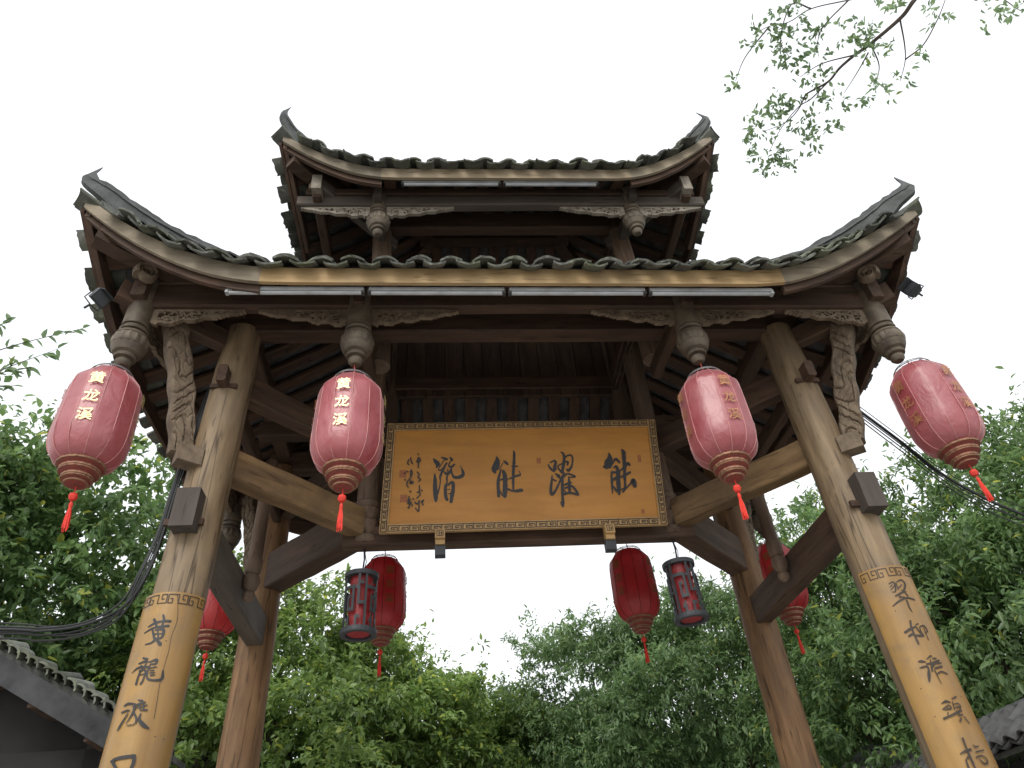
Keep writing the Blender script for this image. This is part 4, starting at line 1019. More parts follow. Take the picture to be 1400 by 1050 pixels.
# ------------------------------------------------------------------ brush lettering
def ribbon(mb, stroke, place, lift):
    """brush stroke (u, v, width) -> flat ribbon with round ends, placed by place(u, v, lift)"""
    pts = catmull([(p[0], p[1], p[2]) for p in stroke], 5)
    if len(stroke) == 1: return
    left, right = [], []
    n = len(pts)
    for i, p in enumerate(pts):
        a, b = pts[max(0, i - 1)], pts[min(n - 1, i + 1)]
        t = Vector((b.x - a.x, b.y - a.y))
        if t.length < 1e-7: t = Vector((1, 0))
        t.normalize()
        nrm = Vector((-t.y, t.x))
        w = max(0.0012, p.z) / 2 * (1 + 0.06 * math.sin(i * 1.7 + p.x * 900))
        left.append((p.x + nrm.x * w, p.y + nrm.y * w)); right.append((p.x - nrm.x * w, p.y - nrm.y * w))
    vs = [place(u, v, lift) for u, v in left] + [place(u, v, lift) for u, v in right]
    fs = [(i, i + 1, n + i + 1, n + i) for i in range(n - 1)]
    mb.add(vs, fs)
    for e, sgn in ((0, -1), (n - 1, 1)):
        p = pts[e]; q = pts[1] if e == 0 else pts[n - 2]
        t = Vector((p.x - q.x, p.y - q.y))
        if t.length < 1e-7: continue
        t.normalize(); nrm = Vector((-t.y, t.x))
        w = max(0.0012, p.z) / 2
        fan = [place(p.x, p.y, lift)]
        for k in range(7):
            an = -PI / 2 + PI * k / 6
            fan.append(place(p.x + (t.x * math.cos(an) + nrm.x * math.sin(an)) * w, p.y + (t.y * math.cos(an) + nrm.y * math.sin(an)) * w, lift))
        mb.add(fan, [(0, k, k + 1) for k in range(1, 7)])

# couplet boards on the front pillars
RP = 0.152
def couplet(sx, strokes, label):
    root = empty('couplet_board', (sx * (A - LEAN_F * 1.0), -D, 1.0), label, 'couplet board', 'couplet boards on the front pillars')
    def place(u, z, lift):
        ph = u / RP
        r = RP + lift
        return Vector((sx * (A - LEAN_F * (z - 2.0)) + r * math.sin(ph), -D - r * math.cos(ph), z)) - root.location
    mb = MB()
    n, z0, z1 = 24, 1.0, 3.052
    half = math.radians(74) * RP
    vs = []
    rows = [z0 + (z1 - z0) * j / 8 for j in range(9)]
    for lift in (0.0, -0.013):
        for z in rows:
            for i in range(n + 1):
                vs.append(place(-half + 2 * half * i / n, z, lift))
    m = n + 1
    fs = []
    off = m * 9
    for j in range(8):
        for i in range(n):
            fs.append((j * m + i, j * m + i + 1, (j + 1) * m + i + 1, (j + 1) * m + i))
            fs.append((off + j * m + i, off + (j + 1) * m + i, off + (j + 1) * m + i + 1, off + j * m + i + 1))
        fs.append((j * m, (j + 1) * m, off + (j + 1) * m, off + j * m))
        fs.append((j * m + n, off + j * m + n, off + (j + 1) * m + n, (j + 1) * m + n))
    for i in range(n):
        fs.append((i, off + i, off + i + 1, i + 1))
        fs.append((8 * m + i, 8 * m + i + 1, off + 8 * m + i + 1, off + 8 * m + i))
    mb.add(vs, fs).build('board', M['couplet'], root, smooth=False)
    i = 0
    for chars in strokes:
        ink = MB()
        for s in chars:
            ribbon(ink, [(p[0], p[1], p[2] * 0.92) for p in s], place, 0.0014 + 0.00012 * i)
            i += 1
        ink.build('character', M['ink_brown'] if sx > 0 else M['ink'], root)
    fret = MB()
    z = 2.995
    k = 0
    for u0 in [-half + 0.012 + 0.096 * q for q in range(4)]:
        unit = [[(0.010, 0.022), (0.020, 0.022), (0.020, 0.0), (0.0, 0.0), (0.0, 0.043), (0.046, 0.043), (0.046, 0.0), (0.088, 0.0), (0.088, 0.043), (0.064, 0.043), (0.064, 0.020), (0.076, 0.020)]]
        for line in unit:
            for a, b in zip(line[:-1], line[1:]):
                k += 1
                if max(u0 + a[0], u0 + b[0]) < half - 0.004:
                    n2 = 4
                    st = [(u0 + a[0] + (b[0] - a[0]) * q / n2, z + a[1] + (b[1] - a[1]) * q / n2, 0.0045) for q in range(n2 + 1)]
                    ribbon(fret, st, place, 0.0012 + 0.00006 * k)
    fret.build('fret_border', M['ink_brown'], root)['kind'] = 'stuff'
    if sx < 0:
        ck = MB()
        for s in CRACK: ribbon(ck, s, place, 0.0009)
        ck.build('crack', M['ink_brown'], root)
    # nail heads
    rr = random.Random(3 if sx < 0 else 9)
    for q in range(9):
        u, zz = rr.uniform(-half * 0.6, half * 0.7), rr.uniform(1.9, 2.95)
        MB().lathe([(0.003, 0.0), (0.002, 0.0012)], 6).build('nail', M['ink_brown'], root, matrix=Matrix.Translation(place(u, zz, 0.0)) @ Vector((math.sin(u / RP), -math.cos(u / RP), 0)).to_track_quat('Z', 'Y').to_matrix().to_4x4())
couplet(-1, LEFT_STROKES, 'curved gold couplet board with black brush characters on the left front pillar')
couplet(1, RIGHT_STROKES, 'curved gold couplet board with faded brown characters on the right front pillar')

# ------------------------------------------------------------------ signboard
SW, SH = 1.95, 0.80
sb = Vector((0.012, -0.165, 3.765))
tilt = math.atan2(0.135, 0.788)
s_up = Vector((0, -math.sin(tilt), math.cos(tilt)))
s_x = (Vector((1, 0, 0)) + s_up * 0.0).normalized()
s_n = s_x.cross(s_up) * 1.0          # away from the board front? front faces -Y
s_front = Vector((0, -math.cos(tilt), -math.sin(tilt)))
sign = empty('signboard', sb, 'wide gold signboard with four black brush characters above the passage', 'signboard')
def splace(u, v, lift):
    k = v / SH
    return s_x * (u + 0.035 * k) + s_up * v + s_front * lift
mat_sign = frame((0, 0, 0), s_x, s_up)
FR = 0.058
mb = MB().box((0, 0, SH / 2), (SW - 2 * FR + 0.01, 0.02, SH - 2 * FR + 0.01))
mb.v = [tuple(splace(x, z, -y - 0.004)) for x, y, z in mb.v]
mb.build('board', M['board'], sign)
for (x0, x1, z0, z1) in ((-SW / 2, SW / 2, 0, FR), (-SW / 2, SW / 2, SH - FR, SH), (-SW / 2, -SW / 2 + FR, FR, SH - FR), (SW / 2 - FR, SW / 2, FR, SH - FR)):
    mb = MB().box(((x0 + x1) / 2, 0, (z0 + z1) / 2), (x1 - x0 - 0.001, 0.036, z1 - z0 - 0.001))
    mb.v = [tuple(splace(x, z, -y + 0.0)) for x, y, z in mb.v]
    mb.build('frame', M['board_frame'], sign)
i = 0
for gi, chars in enumerate(SIGN_STROKES):
    ink = MB()
    for s in chars:
        ribbon(ink, [(p[0], p[1], p[2] * (1.0 if gi < 4 else 1.25)) for p in s], splace, 0.0075 + 0.0001 * i)
        i += 1
    o = ink.build('character' if gi < 4 else 'inscription', M['ink'], sign)
    if gi == 4: o['kind'] = 'stuff'
for (u, v, w, h) in SEALS:
    q = MB()
    q.add([splace(u + a * w / 2, v + b * h / 2, 0.0068) for a, b in ((-1, -1), (1, -1), (1, 1), (-1, 1))], [(0, 1, 2, 3)])
    q.build('seal_mark', M['seal'], sign)
# key fret running round the frame
fr = MB()
cnt = 0
def fret_run(o, du, dv, length, flip=1):
    global cnt
    n = round(length / 0.070)
    p = length / n
    for k in range(n):
        for line in ([(0.0, 0.92), (0.0, 0.08), (0.86, 0.08), (0.86, 0.62), (0.30, 0.62), (0.30, 0.36), (0.62, 0.36)], [(0.0, 0.92), (1.0, 0.92)]):
            for a, b in zip(line[:-1], line[1:]):
                cnt += 1
                A2 = (o[0] + du[0] * (k + a[0]) * p + dv[0] * (0.006 + a[1] * 0.044), o[1] + du[1] * (k + a[0]) * p + dv[1] * (0.006 + a[1] * 0.044), 0.0055)
                B2 = (o[0] + du[0] * (k + b[0]) * p + dv[0] * (0.006 + b[1] * 0.044), o[1] + du[1] * (k + b[0]) * p + dv[1] * (0.006 + b[1] * 0.044), 0.0055)
                ribbon(fr, [A2, B2], splace, 0.0195 + 0.000012 * cnt)
fret_run((-SW / 2 + FR, 0.0), (1, 0), (0, 1), SW - 2 * FR)
fret_run((-SW / 2 + FR, SH), (1, 0), (0, -1), SW - 2 * FR)
fret_run((-SW / 2, 0.006), (0, 1), (1, 0), SH - 0.012)
fret_run((SW / 2, 0.006), (0, 1), (-1, 0), SH - 0.012)
fr.build('fret_border', M['ink_brown'], sign)['kind'] = 'stuff'
# two carved brackets that hold the board, with dark block ends
for x in (-0.575, 0.565):
    mb = MB().box((x, 0.0, -0.025), (0.066, 0.07, 0.065)).box((x, 0.012, -0.075), (0.062, 0.055, 0.036))
    b = mb.build('sign_bracket', M['board_frame'], sign)
    kb = MB()
    for (a, c) in (((-0.020, 0.0), (0.020, 0.0)), ((-0.020, -0.04), (0.020, -0.04)), ((-0.020, 0.0), (-0.020, -0.04)), ((0.020, 0.0), (0.020, -0.04)), ((-0.008, -0.008), (-0.002, -0.034)), ((0.006, -0.01), (0.012, -0.032)), ((0.004, -0.021), (0.016, -0.021))):
        kb.box((x + (a[0] + c[0]) / 2, -0.0358, -0.004 + (a[1] + c[1]) / 2), (max(0.0035, abs(a[0] - c[0])), 0.003, max(0.0035, abs(a[1] - c[1]))))
    kb.build('carved_mark', M['ink_brown'], b)
    MB().box((x, 0.03, -0.125), (0.07, 0.06, 0.072)).build('block_end', M['iron'], b)

# ------------------------------------------------------------------ lanterns
def glyph(ch, size):
    cu = bpy.data.curves.new('glyph', 'FONT')
    cu.body = ch
    cu.size = size
    cu.align_x = 'CENTER'; cu.align_y = 'CENTER'
    cu.offset = size * 0.010
    cu.resolution_u = 3
    o = bpy.data.objects.new('glyph', cu)
    COL.objects.link(o)
    bpy.context.view_layer.update()
    me = bpy.data.meshes.new_from_object(o.evaluated_get(bpy.context.evaluated_depsgraph_get()))
    vs = np.array([v.co[:] for v in me.vertices]) if len(me.vertices) else np.zeros((0, 3))
    fs = [tuple(p.vertices) for p in me.polygons]
    bpy.data.objects.remove(o, do_unlink=True); bpy.data.curves.remove(cu); bpy.data.meshes.remove(me)
    if len(vs): vs[:, :2] -= (vs[:, :2].max(0) + vs[:, :2].min(0)) / 2
    return vs, fs
GLYPHS = [glyph(c, 0.080) for c in '\u9ec4\u9f99\u6eaa']

NF = 12
BODY = [(0.112, 0.0), (0.127, 0.008), (0.142, 0.020), (0.156, 0.036), (0.168, 0.056), (0.178, 0.080), (0.185, 0.108), (0.189, 0.14), (0.190, 0.19), (0.189, 0.26), (0.187, 0.34), (0.184, 0.42), (0.181, 0.475), (0.176, 0.498), (0.165, 0.517), (0.118, 0.578), (0.110, 0.588)]
LH = 0.612
def facet_ring(r, z, n=NF):
    return [(r * math.cos(2 * PI * (k + 0.5) / n), r * math.sin(2 * PI * (k + 0.5) / n), z) for k in range(n)]
def lantern_meshes():
    out = {}
    mb = MB()
    # gently sagging satin panels: four subdivisions per facet, pressed in between the ribs
    sub = 4
    for r, z in BODY:
        ring = facet_ring(r, z)
        for k in range(NF):
            a, b = Vector(ring[k]), Vector(ring[(k + 1) % NF])
            for q in range(sub):
                t = q / sub
                p = a.lerp(b, t)
                s = 1 + 0.014 * math.sin(PI * t) - 0.004 * math.sin(PI * t) * math.sin(z * 40 + k * 2)
                mb.v.append((p.x * s, p.y * s, z))
    n = NF * sub
    for j in range(len(BODY) - 1):
        for k in range(n):
            mb.f.append((j * n + k, j * n + (k + 1) % n, (j + 1) * n + (k + 1) % n, (j + 1) * n + k))
    out['body'] = mb
    rib = MB()
    for k in range(NF):
        an = 2 * PI * (k + 0.5) / NF
        rib.tube([((r + 0.001) * math.cos(an), (r + 0.001) * math.sin(an), z) for r, z in BODY], 0.0022, 5)
    out['ribs'] = rib
    tier = MB()
    tier.lathe([(0.108, 0.006), (0.112, -0.010), (0.092, -0.022), (0.094, -0.05), (0.072, -0.062), (0.072, -0.088), (0.054, -0.096), (0.05, -0.11), (0.02, -0.114)], 24)
    out['tiers'] = tier
    lace = MB()
    for r, z, h in ((0.1135, -0.006, 0.012), (0.0955, -0.036, 0.010), (0.0945, -0.048, 0.006), (0.0745, -0.076, 0.010), (0.0735, -0.088, 0.006), (0.055, -0.106, 0.008)):
        lace.lathe([(r - 0.004, z - h / 2), (r + 0.002, z - h / 2), (r + 0.003, z), (r + 0.002, z + h / 2), (r - 0.004, z + h / 2)], 36, fn=lambda rr, zz, an: rr * (1 + 0.012 * math.cos(36 * an / 2)))
    out['lace'] = lace
    wire = MB()
    circ = [(0.112 * math.cos(a), 0.112 * math.sin(a), 0.595) for a in np.linspace(0, 2 * PI, 25)]
    wire.tube(circ, 0.0035, 5)
    circ = [(0.10 * math.cos(a), 0.10 * math.sin(a), 0.612) for a in np.linspace(0, 2 * PI, 25)]
    wire.tube(circ, 0.0025, 5)
    for k in range(12):
        a = 2 * PI * k / 12
        wire.tube([(0.112 * math.cos(a), 0.112 * math.sin(a), 0.595), (0.10 * math.cos(a + 0.2), 0.10 * math.sin(a + 0.2), 0.612)], 0.002, 4)
    wire.tube([(-0.1, 0, 0.612), (0, 0, 0.62), (0.1, 0, 0.612)], 0.0025, 5)
    out['wire'] = wire
    for gi, ((vs, fs), z) in enumerate(zip(GLYPHS, (0.435, 0.315, 0.195))):
        rr = 0.188 * math.cos(PI / NF) * 1.018 + 0.0045
        out['char%d' % gi] = MB().add([(rr, v[0], z + v[1]) for v in vs], fs)
    tas = MB()
    tas.tube([(0, 0, -0.11), (0.002, 0, -0.15)], 0.003, 5)
    tas.lathe([(0.004, -0.195), (0.016, -0.188), (0.022, -0.172), (0.018, -0.156), (0.005, -0.15)], 10, fn=lambda r, z, an: r * (1 + 0.25 * math.sin(5 * an + z * 200)))
    tas.lathe([(0.005, -0.20), (0.009, -0.21), (0.010, -0.222), (0.006, -0.230)], 10)
    trr = random.Random(12)
    for q in range(46):
        an, r_ = trr.uniform(0, 2 * PI), trr.uniform(0.002, 0.016)
        zl_ = -0.345 + trr.uniform(-0.012, 0.03)
        tas.tube([(0.005 * math.cos(an), 0.005 * math.sin(an), -0.228), (r_ * 0.8 * math.cos(an), r_ * 0.8 * math.sin(an), -0.27), (r_ * math.cos(an + 0.1), r_ * math.sin(an + 0.1), zl_)], 0.0022, 4)
    out['tassel'] = tas
    return out
LM = lantern_meshes()
LME = {}
for k, mat in (('body', 'satin'), ('ribs', 'piping'), ('tiers', 'lace_mesh'), ('lace', 'gold_lace'), ('wire', 'wire'), ('char0', 'gold_paint'), ('char1', 'gold_paint'), ('char2', 'gold_paint'), ('tassel', 'tassel')):
    LME[k] = LM[k].mesh({'body': 'fabric_body', 'ribs': 'rib_piping', 'tiers': 'bottom_tiers', 'lace': 'gold_trim', 'wire': 'wire_ring', 'char0': 'character', 'char1': 'character', 'char2': 'character', 'tassel': 'tassel'}[k], 0.40 if k == 'body' else k in ('tassel',))
    LME[k].materials.append(M[mat])

def red_lantern(x, y, zb, face, label, hang_to, lean=(0, 0), group='red lanterns hanging from the eaves', tz=0.0, ink='gold_paint', seed=0):
    """zb: height of the body's lower rim; face: heading (degrees from -Y towards +X) of one lettered panel"""
    root = empty('red_lantern', (x, y, zb + LH), label, 'lantern', group)
    root.rotation_euler = (lean[1], lean[0], 0)
    rot = Matrix.Translation((0, 0, -LH)) @ Matrix.Rotation(math.radians(face) - PI / 2, 4, 'Z')
    for k, nm in (('body', 'fabric_body'), ('ribs', 'rib_piping'), ('tiers', 'bottom_tiers'), ('lace', 'gold_trim'), ('wire', 'wire_ring'), ('tassel', 'tassel')):
        me = LME[k]
        if k == 'body':
            # every shade has its own dents and slack panels
            me = me.copy()
            for v in me.vertices:
                p = Vector(v.co) * 9 + Vector((seed * 7.3, 0, seed))
                n_ = noise.noise(p) * 0.0070 + noise.noise(p * 2.6) * 0.0032
                r_ = math.hypot(v.co.x, v.co.y)
                v.co.x *= 1 + n_ / r_; v.co.y *= 1 + n_ / r_
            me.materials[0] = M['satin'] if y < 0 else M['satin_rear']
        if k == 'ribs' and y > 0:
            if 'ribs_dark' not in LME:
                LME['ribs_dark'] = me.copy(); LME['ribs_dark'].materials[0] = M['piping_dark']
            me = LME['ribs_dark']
        o = inst(nm, me, root, rot if k != 'tassel' else Matrix.Translation((0, 0, -LH)) @ Matrix.Rotation(tz, 4, 'X'))
    for f in range(4):
        for gi in range(3):
            me = LME['char%d' % gi]
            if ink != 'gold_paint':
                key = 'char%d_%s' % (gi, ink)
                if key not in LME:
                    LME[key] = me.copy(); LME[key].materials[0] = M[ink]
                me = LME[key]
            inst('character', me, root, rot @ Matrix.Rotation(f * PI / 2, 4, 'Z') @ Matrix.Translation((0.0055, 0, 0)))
    L = hang_to - (zb + LH)
    MB().tube([(0, 0, 0.0), (0.006, 0.002, L * 0.5), (0, 0, L)], 0.004, 6).build('hanging_cord', M['red_cord'], root)
    return root
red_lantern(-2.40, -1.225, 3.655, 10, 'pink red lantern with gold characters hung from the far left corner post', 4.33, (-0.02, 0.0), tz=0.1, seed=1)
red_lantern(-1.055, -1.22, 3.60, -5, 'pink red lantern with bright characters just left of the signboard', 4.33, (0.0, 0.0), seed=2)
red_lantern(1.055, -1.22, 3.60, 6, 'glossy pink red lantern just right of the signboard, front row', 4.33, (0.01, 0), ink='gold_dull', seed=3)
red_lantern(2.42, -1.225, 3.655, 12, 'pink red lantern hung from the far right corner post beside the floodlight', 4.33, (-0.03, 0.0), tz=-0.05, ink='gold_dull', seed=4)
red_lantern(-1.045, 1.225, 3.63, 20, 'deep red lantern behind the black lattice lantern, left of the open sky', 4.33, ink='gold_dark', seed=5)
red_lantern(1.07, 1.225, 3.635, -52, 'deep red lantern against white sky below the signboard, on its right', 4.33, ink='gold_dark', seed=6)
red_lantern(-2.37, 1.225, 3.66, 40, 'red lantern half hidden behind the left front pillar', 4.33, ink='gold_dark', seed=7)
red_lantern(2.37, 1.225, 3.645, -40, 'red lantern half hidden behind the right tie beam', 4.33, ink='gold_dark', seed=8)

# iron lattice lanterns below the middle posts
def lattice_lantern(x, y, zb, label, cordtop, rot, lean):
    root = empty('lattice_lantern', (x, y, cordtop), label, 'lantern', 'black lattice lanterns under the middle posts')
    root.rotation_euler = (0, lean, 0)
    H, R0 = 0.405, 0.103
    base = Matrix.Translation((0, 0, zb - cordtop)) @ Matrix.Rotation(rot, 4, 'Z')
    ring = [(R0 - 0.022, 0.0), (R0 + 0.010, 0.0), (R0 + 0.012, 0.010), (R0 + 0.010, 0.032), (R0 - 0.004, 0.036), (R0 - 0.022, 0.034), (R0 - 0.022, 0.0)]
    MB().lathe(ring, 28, closed_ends=False).build('rim', M['iron'], root, matrix=base)
    MB().lathe([(0.004, 0.0), (R0 + 0.006, 0.0), (R0 + 0.008, 0.028), (R0 - 0.01, 0.034), (0.03, 0.045), (0.004, 0.046)], 28).build('rim', M['iron'], root, matrix=base @ Matrix.Translation((0, 0, H - 0.034)))
    MB().lathe([(0.070, 0.012), (0.072, 0.02), (0.072, H - 0.03), (0.070, H - 0.025)], 28).build('red_shade', M['satin_rear'], root, matrix=base)
    lat = MB()
    def bar(a0, a1, z0, z1, th=0.008):
        n = max(1, int(abs(a1 - a0) / 0.12))
        for i in range(n):
            b0, b1 = a0 + (a1 - a0) * i / n, a0 + (a1 - a0) * (i + 1) / n
            vs = []
            for r in (R0 - th, R0):
                for b, z in ((b0, z0), (b1, z0), (b1, z1), (b0, z1)):
                    vs.append((r * math.cos(b), r * math.sin(b), z))
            lat.add(vs, [(0, 1, 2, 3), (7, 6, 5, 4), (0, 4, 5, 1), (1, 5, 6, 2), (2, 6, 7, 3), (3, 7, 4, 0)])
    for k in range(4):
        a = k * PI / 2
        bar(a - 0.075, a + 0.075, 0.03, H - 0.03)
        # angular fret between the uprights
        bar(a + 0.075, a + 0.72, 0.275, 0.297, 0.0078); bar(a + 0.70, a + 0.86, 0.15, 0.297, 0.0074); bar(a + 0.36, a + 0.86, 0.128, 0.152, 0.0078)
        bar(a + 0.36, a + 0.50, 0.152, 0.235, 0.0074); bar(a + 0.50, a + 0.62, 0.213, 0.235, 0.0070)
        bar(a + 1.05, a + 1.20, 0.19, H - 0.03, 0.0074); bar(a + 1.05, a + 1.50, 0.168, 0.19, 0.0078); bar(a + 1.20, a + 1.42, 0.30, 0.322, 0.0070)
        bar(a + 0.42, a + 0.56, 0.03, 0.10, 0.0074); bar(a + 0.30, a + 0.42, 0.06, 0.082, 0.0070); bar(a + 0.95, a + 1.08, 0.03, 0.10, 0.0074); bar(a + 1.08, a + 1.25, 0.078, 0.10, 0.0070)
        bar(a + 0.90, a + 1.05, 0.27, 0.292, 0.0070)
    lat.build('lattice', M['iron'], root, matrix=base)
    top = zb + H - cordtop
    MB().tube([(0, 0, top), (0.008, 0, top * 0.5), (0.0, 0, 0.0)], 0.006, 6).build('hanging_cord', M['cord'], root)
    MB().tube([(0.004, 0, top), (0.022, 0, top * 0.6), (0.010, 0.004, top * 0.3), (0.012, 0, 0)], 0.003, 5).build('chain', M['cord'], root)
lattice_lantern(-1.075, 0.0, 3.155, 'black iron lattice lantern with red shade, left of the passage', 3.775, 2.0, 0.0)
lattice_lantern(1.055, 0.0, 3.158, 'black iron lattice lantern with red shade, right of the passage', 3.775, 0.6, -0.02)

# ------------------------------------------------------------------ lamps and cables on the gate
def tube_lamp(x0, x1, y, z, label, group, tl=False):
    root = empty('tube_lamp', ((x0 + x1) / 2, y, z), label, 'tube lamp', group)
    L = x1 - x0
    MB().box((0, 0.0, 0.012), (L - 0.012, 0.040, 0.026)).build('housing', M['lamp_white'], root)
    MB().tube([(-L / 2 + 0.02, -0.004, -0.012), (L / 2 - 0.02, -0.004, -0.011)], 0.012, 8).build('tube', M['lamp_white'], root)
    for s in (-1, 1):
        MB().box((s * (L / 2 - 0.008), -0.002, 0.0), (0.018, 0.032, 0.036)).build('socket', M['lamp_white'] if abs(s * L) > 0 and ((s < 0 and x0 < -1.7) or (s > 0 and x1 > 1.4)) else M['lamp_dark'], root)
    if tl:
        root.matrix_world = TILT @ Matrix.Translation(((x0 + x1) / 2, y, z))
    return root
for (a, b2, lb) in ((-1.774, -0.985, 'leftmost of the four unlit tube lamps under the lower eave'), (-0.967, -0.157, 'second unlit tube lamp from the left under the lower eave'),
                    (-0.139, 0.703, 'third unlit tube lamp from the left under the lower eave'), (0.721, 1.511, 'rightmost of the four unlit tube lamps under the lower eave')):
    tube_lamp(a, b2, -1.52, 4.635, lb, 'tube lamps under the lower eave')
tube_lamp(-0.838, -0.065, -1.118, 6.285, 'left one of two unlit tube lamps under the upper eave', 'tube lamps under the upper eave', True)
tube_lamp(-0.045, 0.722, -1.118, 6.285, 'right one of two unlit tube lamps under the upper eave', 'tube lamps under the upper eave', True)

def floodlight(loc, heading, pitch, roll, label, s=1.0):
    root = empty('floodlight', loc, label, 'floodlight', 'floodlights at the roof corners')
    R3 = Matrix.Rotation(heading, 4, 'Z') @ Matrix.Rotation(roll, 4, 'Y') @ Matrix.Rotation(pitch, 4, 'X') @ Matrix.Scale(s, 4)
    mb = MB()
    sec = lambda w, h: [(-w, -h), (w, -h), (w, h), (-w, h)]
    mb.sweep([((0, y, 0), (1, 0, 0), (0, 0, 1)) for y in (-0.06, -0.02, 0.02, 0.06, 0.07)], [sec(0.085, 0.065), sec(0.085, 0.065), sec(0.07, 0.052), sec(0.05, 0.035), sec(0.03, 0.02)])
    mb.build('housing', M['flood'], root, matrix=R3)
    MB().box((0, -0.0625, 0), (0.15, 0.004, 0.11)).build('glass', M['lens'], root, matrix=R3)
    MB().box((0, -0.10, 0.066), (0.17, 0.09, 0.005)).build('visor', M['flood'], root, matrix=R3)
    MB().tube([(-0.09, 0, 0), (-0.095, 0.0, -0.09), (0.0, 0.0, -0.10), (0.095, 0, -0.09), (0.09, 0, 0)], 0.007, 6).build('yoke', M['flood'], root, matrix=R3)
    MB().tube([(0, 0, -0.10), (0.0, 0.03, -0.16)], 0.012, 6).build('bracket', M['flood'], root, matrix=R3)
floodlight((-2.60, -1.31, 4.80), 1.25, 0.55, 0.1, 'dark floodlight jutting out at the left corner of the lower eave', 0.60)
floodlight((2.67, -1.31, 4.885), -1.0, -0.35, -0.35, 'dark square floodlight jutting out at the right corner of the lower eave', 0.58)

def cable(name, pts, r, mat, label, cat='cable', group=None):
    o = MB().tube(catmull(pts, 8), r, 6).build(name, M[mat], smooth=True)
    return tag(o, label, cat, group)
# bundle on the left: sags in from the left and climbs the pillar
cb = empty('cable_bundle', (-2.1, -0.86, 2.95), 'sagging bundle of black cables climbing the left front pillar', 'cables')
for i in range(7):
    rr = random.Random(40 + i)
    dz, dx, dy = rr.uniform(-0.055, 0.045), rr.uniform(-0.03, 0.03), rr.uniform(-0.03, 0.03)
    sag = rr.uniform(-0.02, 0.03)
    pts = [(-7.0, -0.6 + dy, 3.7 + dz * 3), (-4.0, -0.8 + dy, 3.06 + dz * 2), (-2.70, -0.86 + dy, 2.955 + dz), (-2.49, -0.86 + dy, 2.935 + dz - sag * 0.3), (-2.29, -0.86 + dy, 2.955 + dz - sag), (-2.14 + dx * 0.6, -0.87 + dy, 3.04 + dz - sag),
           (-2.075 + dx, -0.88 + dy, 3.20), (-2.045 + dx * 0.7, -0.88 + dy, 3.42), (-2.035 + dx * 0.6, -0.88 + dy, 3.67), (-2.015 + dx * 0.6, -0.89 + dy, 3.91), (-1.99 + dx * 0.5, -0.92, 4.15), (-1.98, -0.80, 4.9)]
    pts = [Vector(p) - cb.location for p in pts]
    MB().tube(catmull(pts, 6), rr.uniform(0.0035, 0.006), 6).build('cable', M['cable'], cb, True)
cb2 = empty('cable_bundle', (2.2, -0.9, 4.2), 'thin dark cables running from the right corner down past the lantern', 'cables')
for i, (r, dz, ex) in enumerate(((0.010, 0.0, 0.0), (0.004, -0.06, 0.05), (0.004, -0.10, -0.08), (0.003, 0.05, 0.12), (0.004, -0.03, -0.15))):
    pts = [(2.02, -0.90, 4.40 + dz * 0.2), (2.16, -0.9, 4.22 + dz), (2.37, -0.9, 3.93 + dz * 1.1), (2.53, -0.9, 3.69 + dz), (2.70, -0.9, 3.53 + dz), (2.92, -0.9, 3.385 + dz * 0.8 + ex * 0.2), (4.0, -0.7, 3.0 + ex), (8.0, -0.2, 3.3 + ex * 2)]
    MB().tube(catmull([Vector(p) - cb2.location for p in pts], 6), r, 6).build('cable', M['cable'], cb2, True)

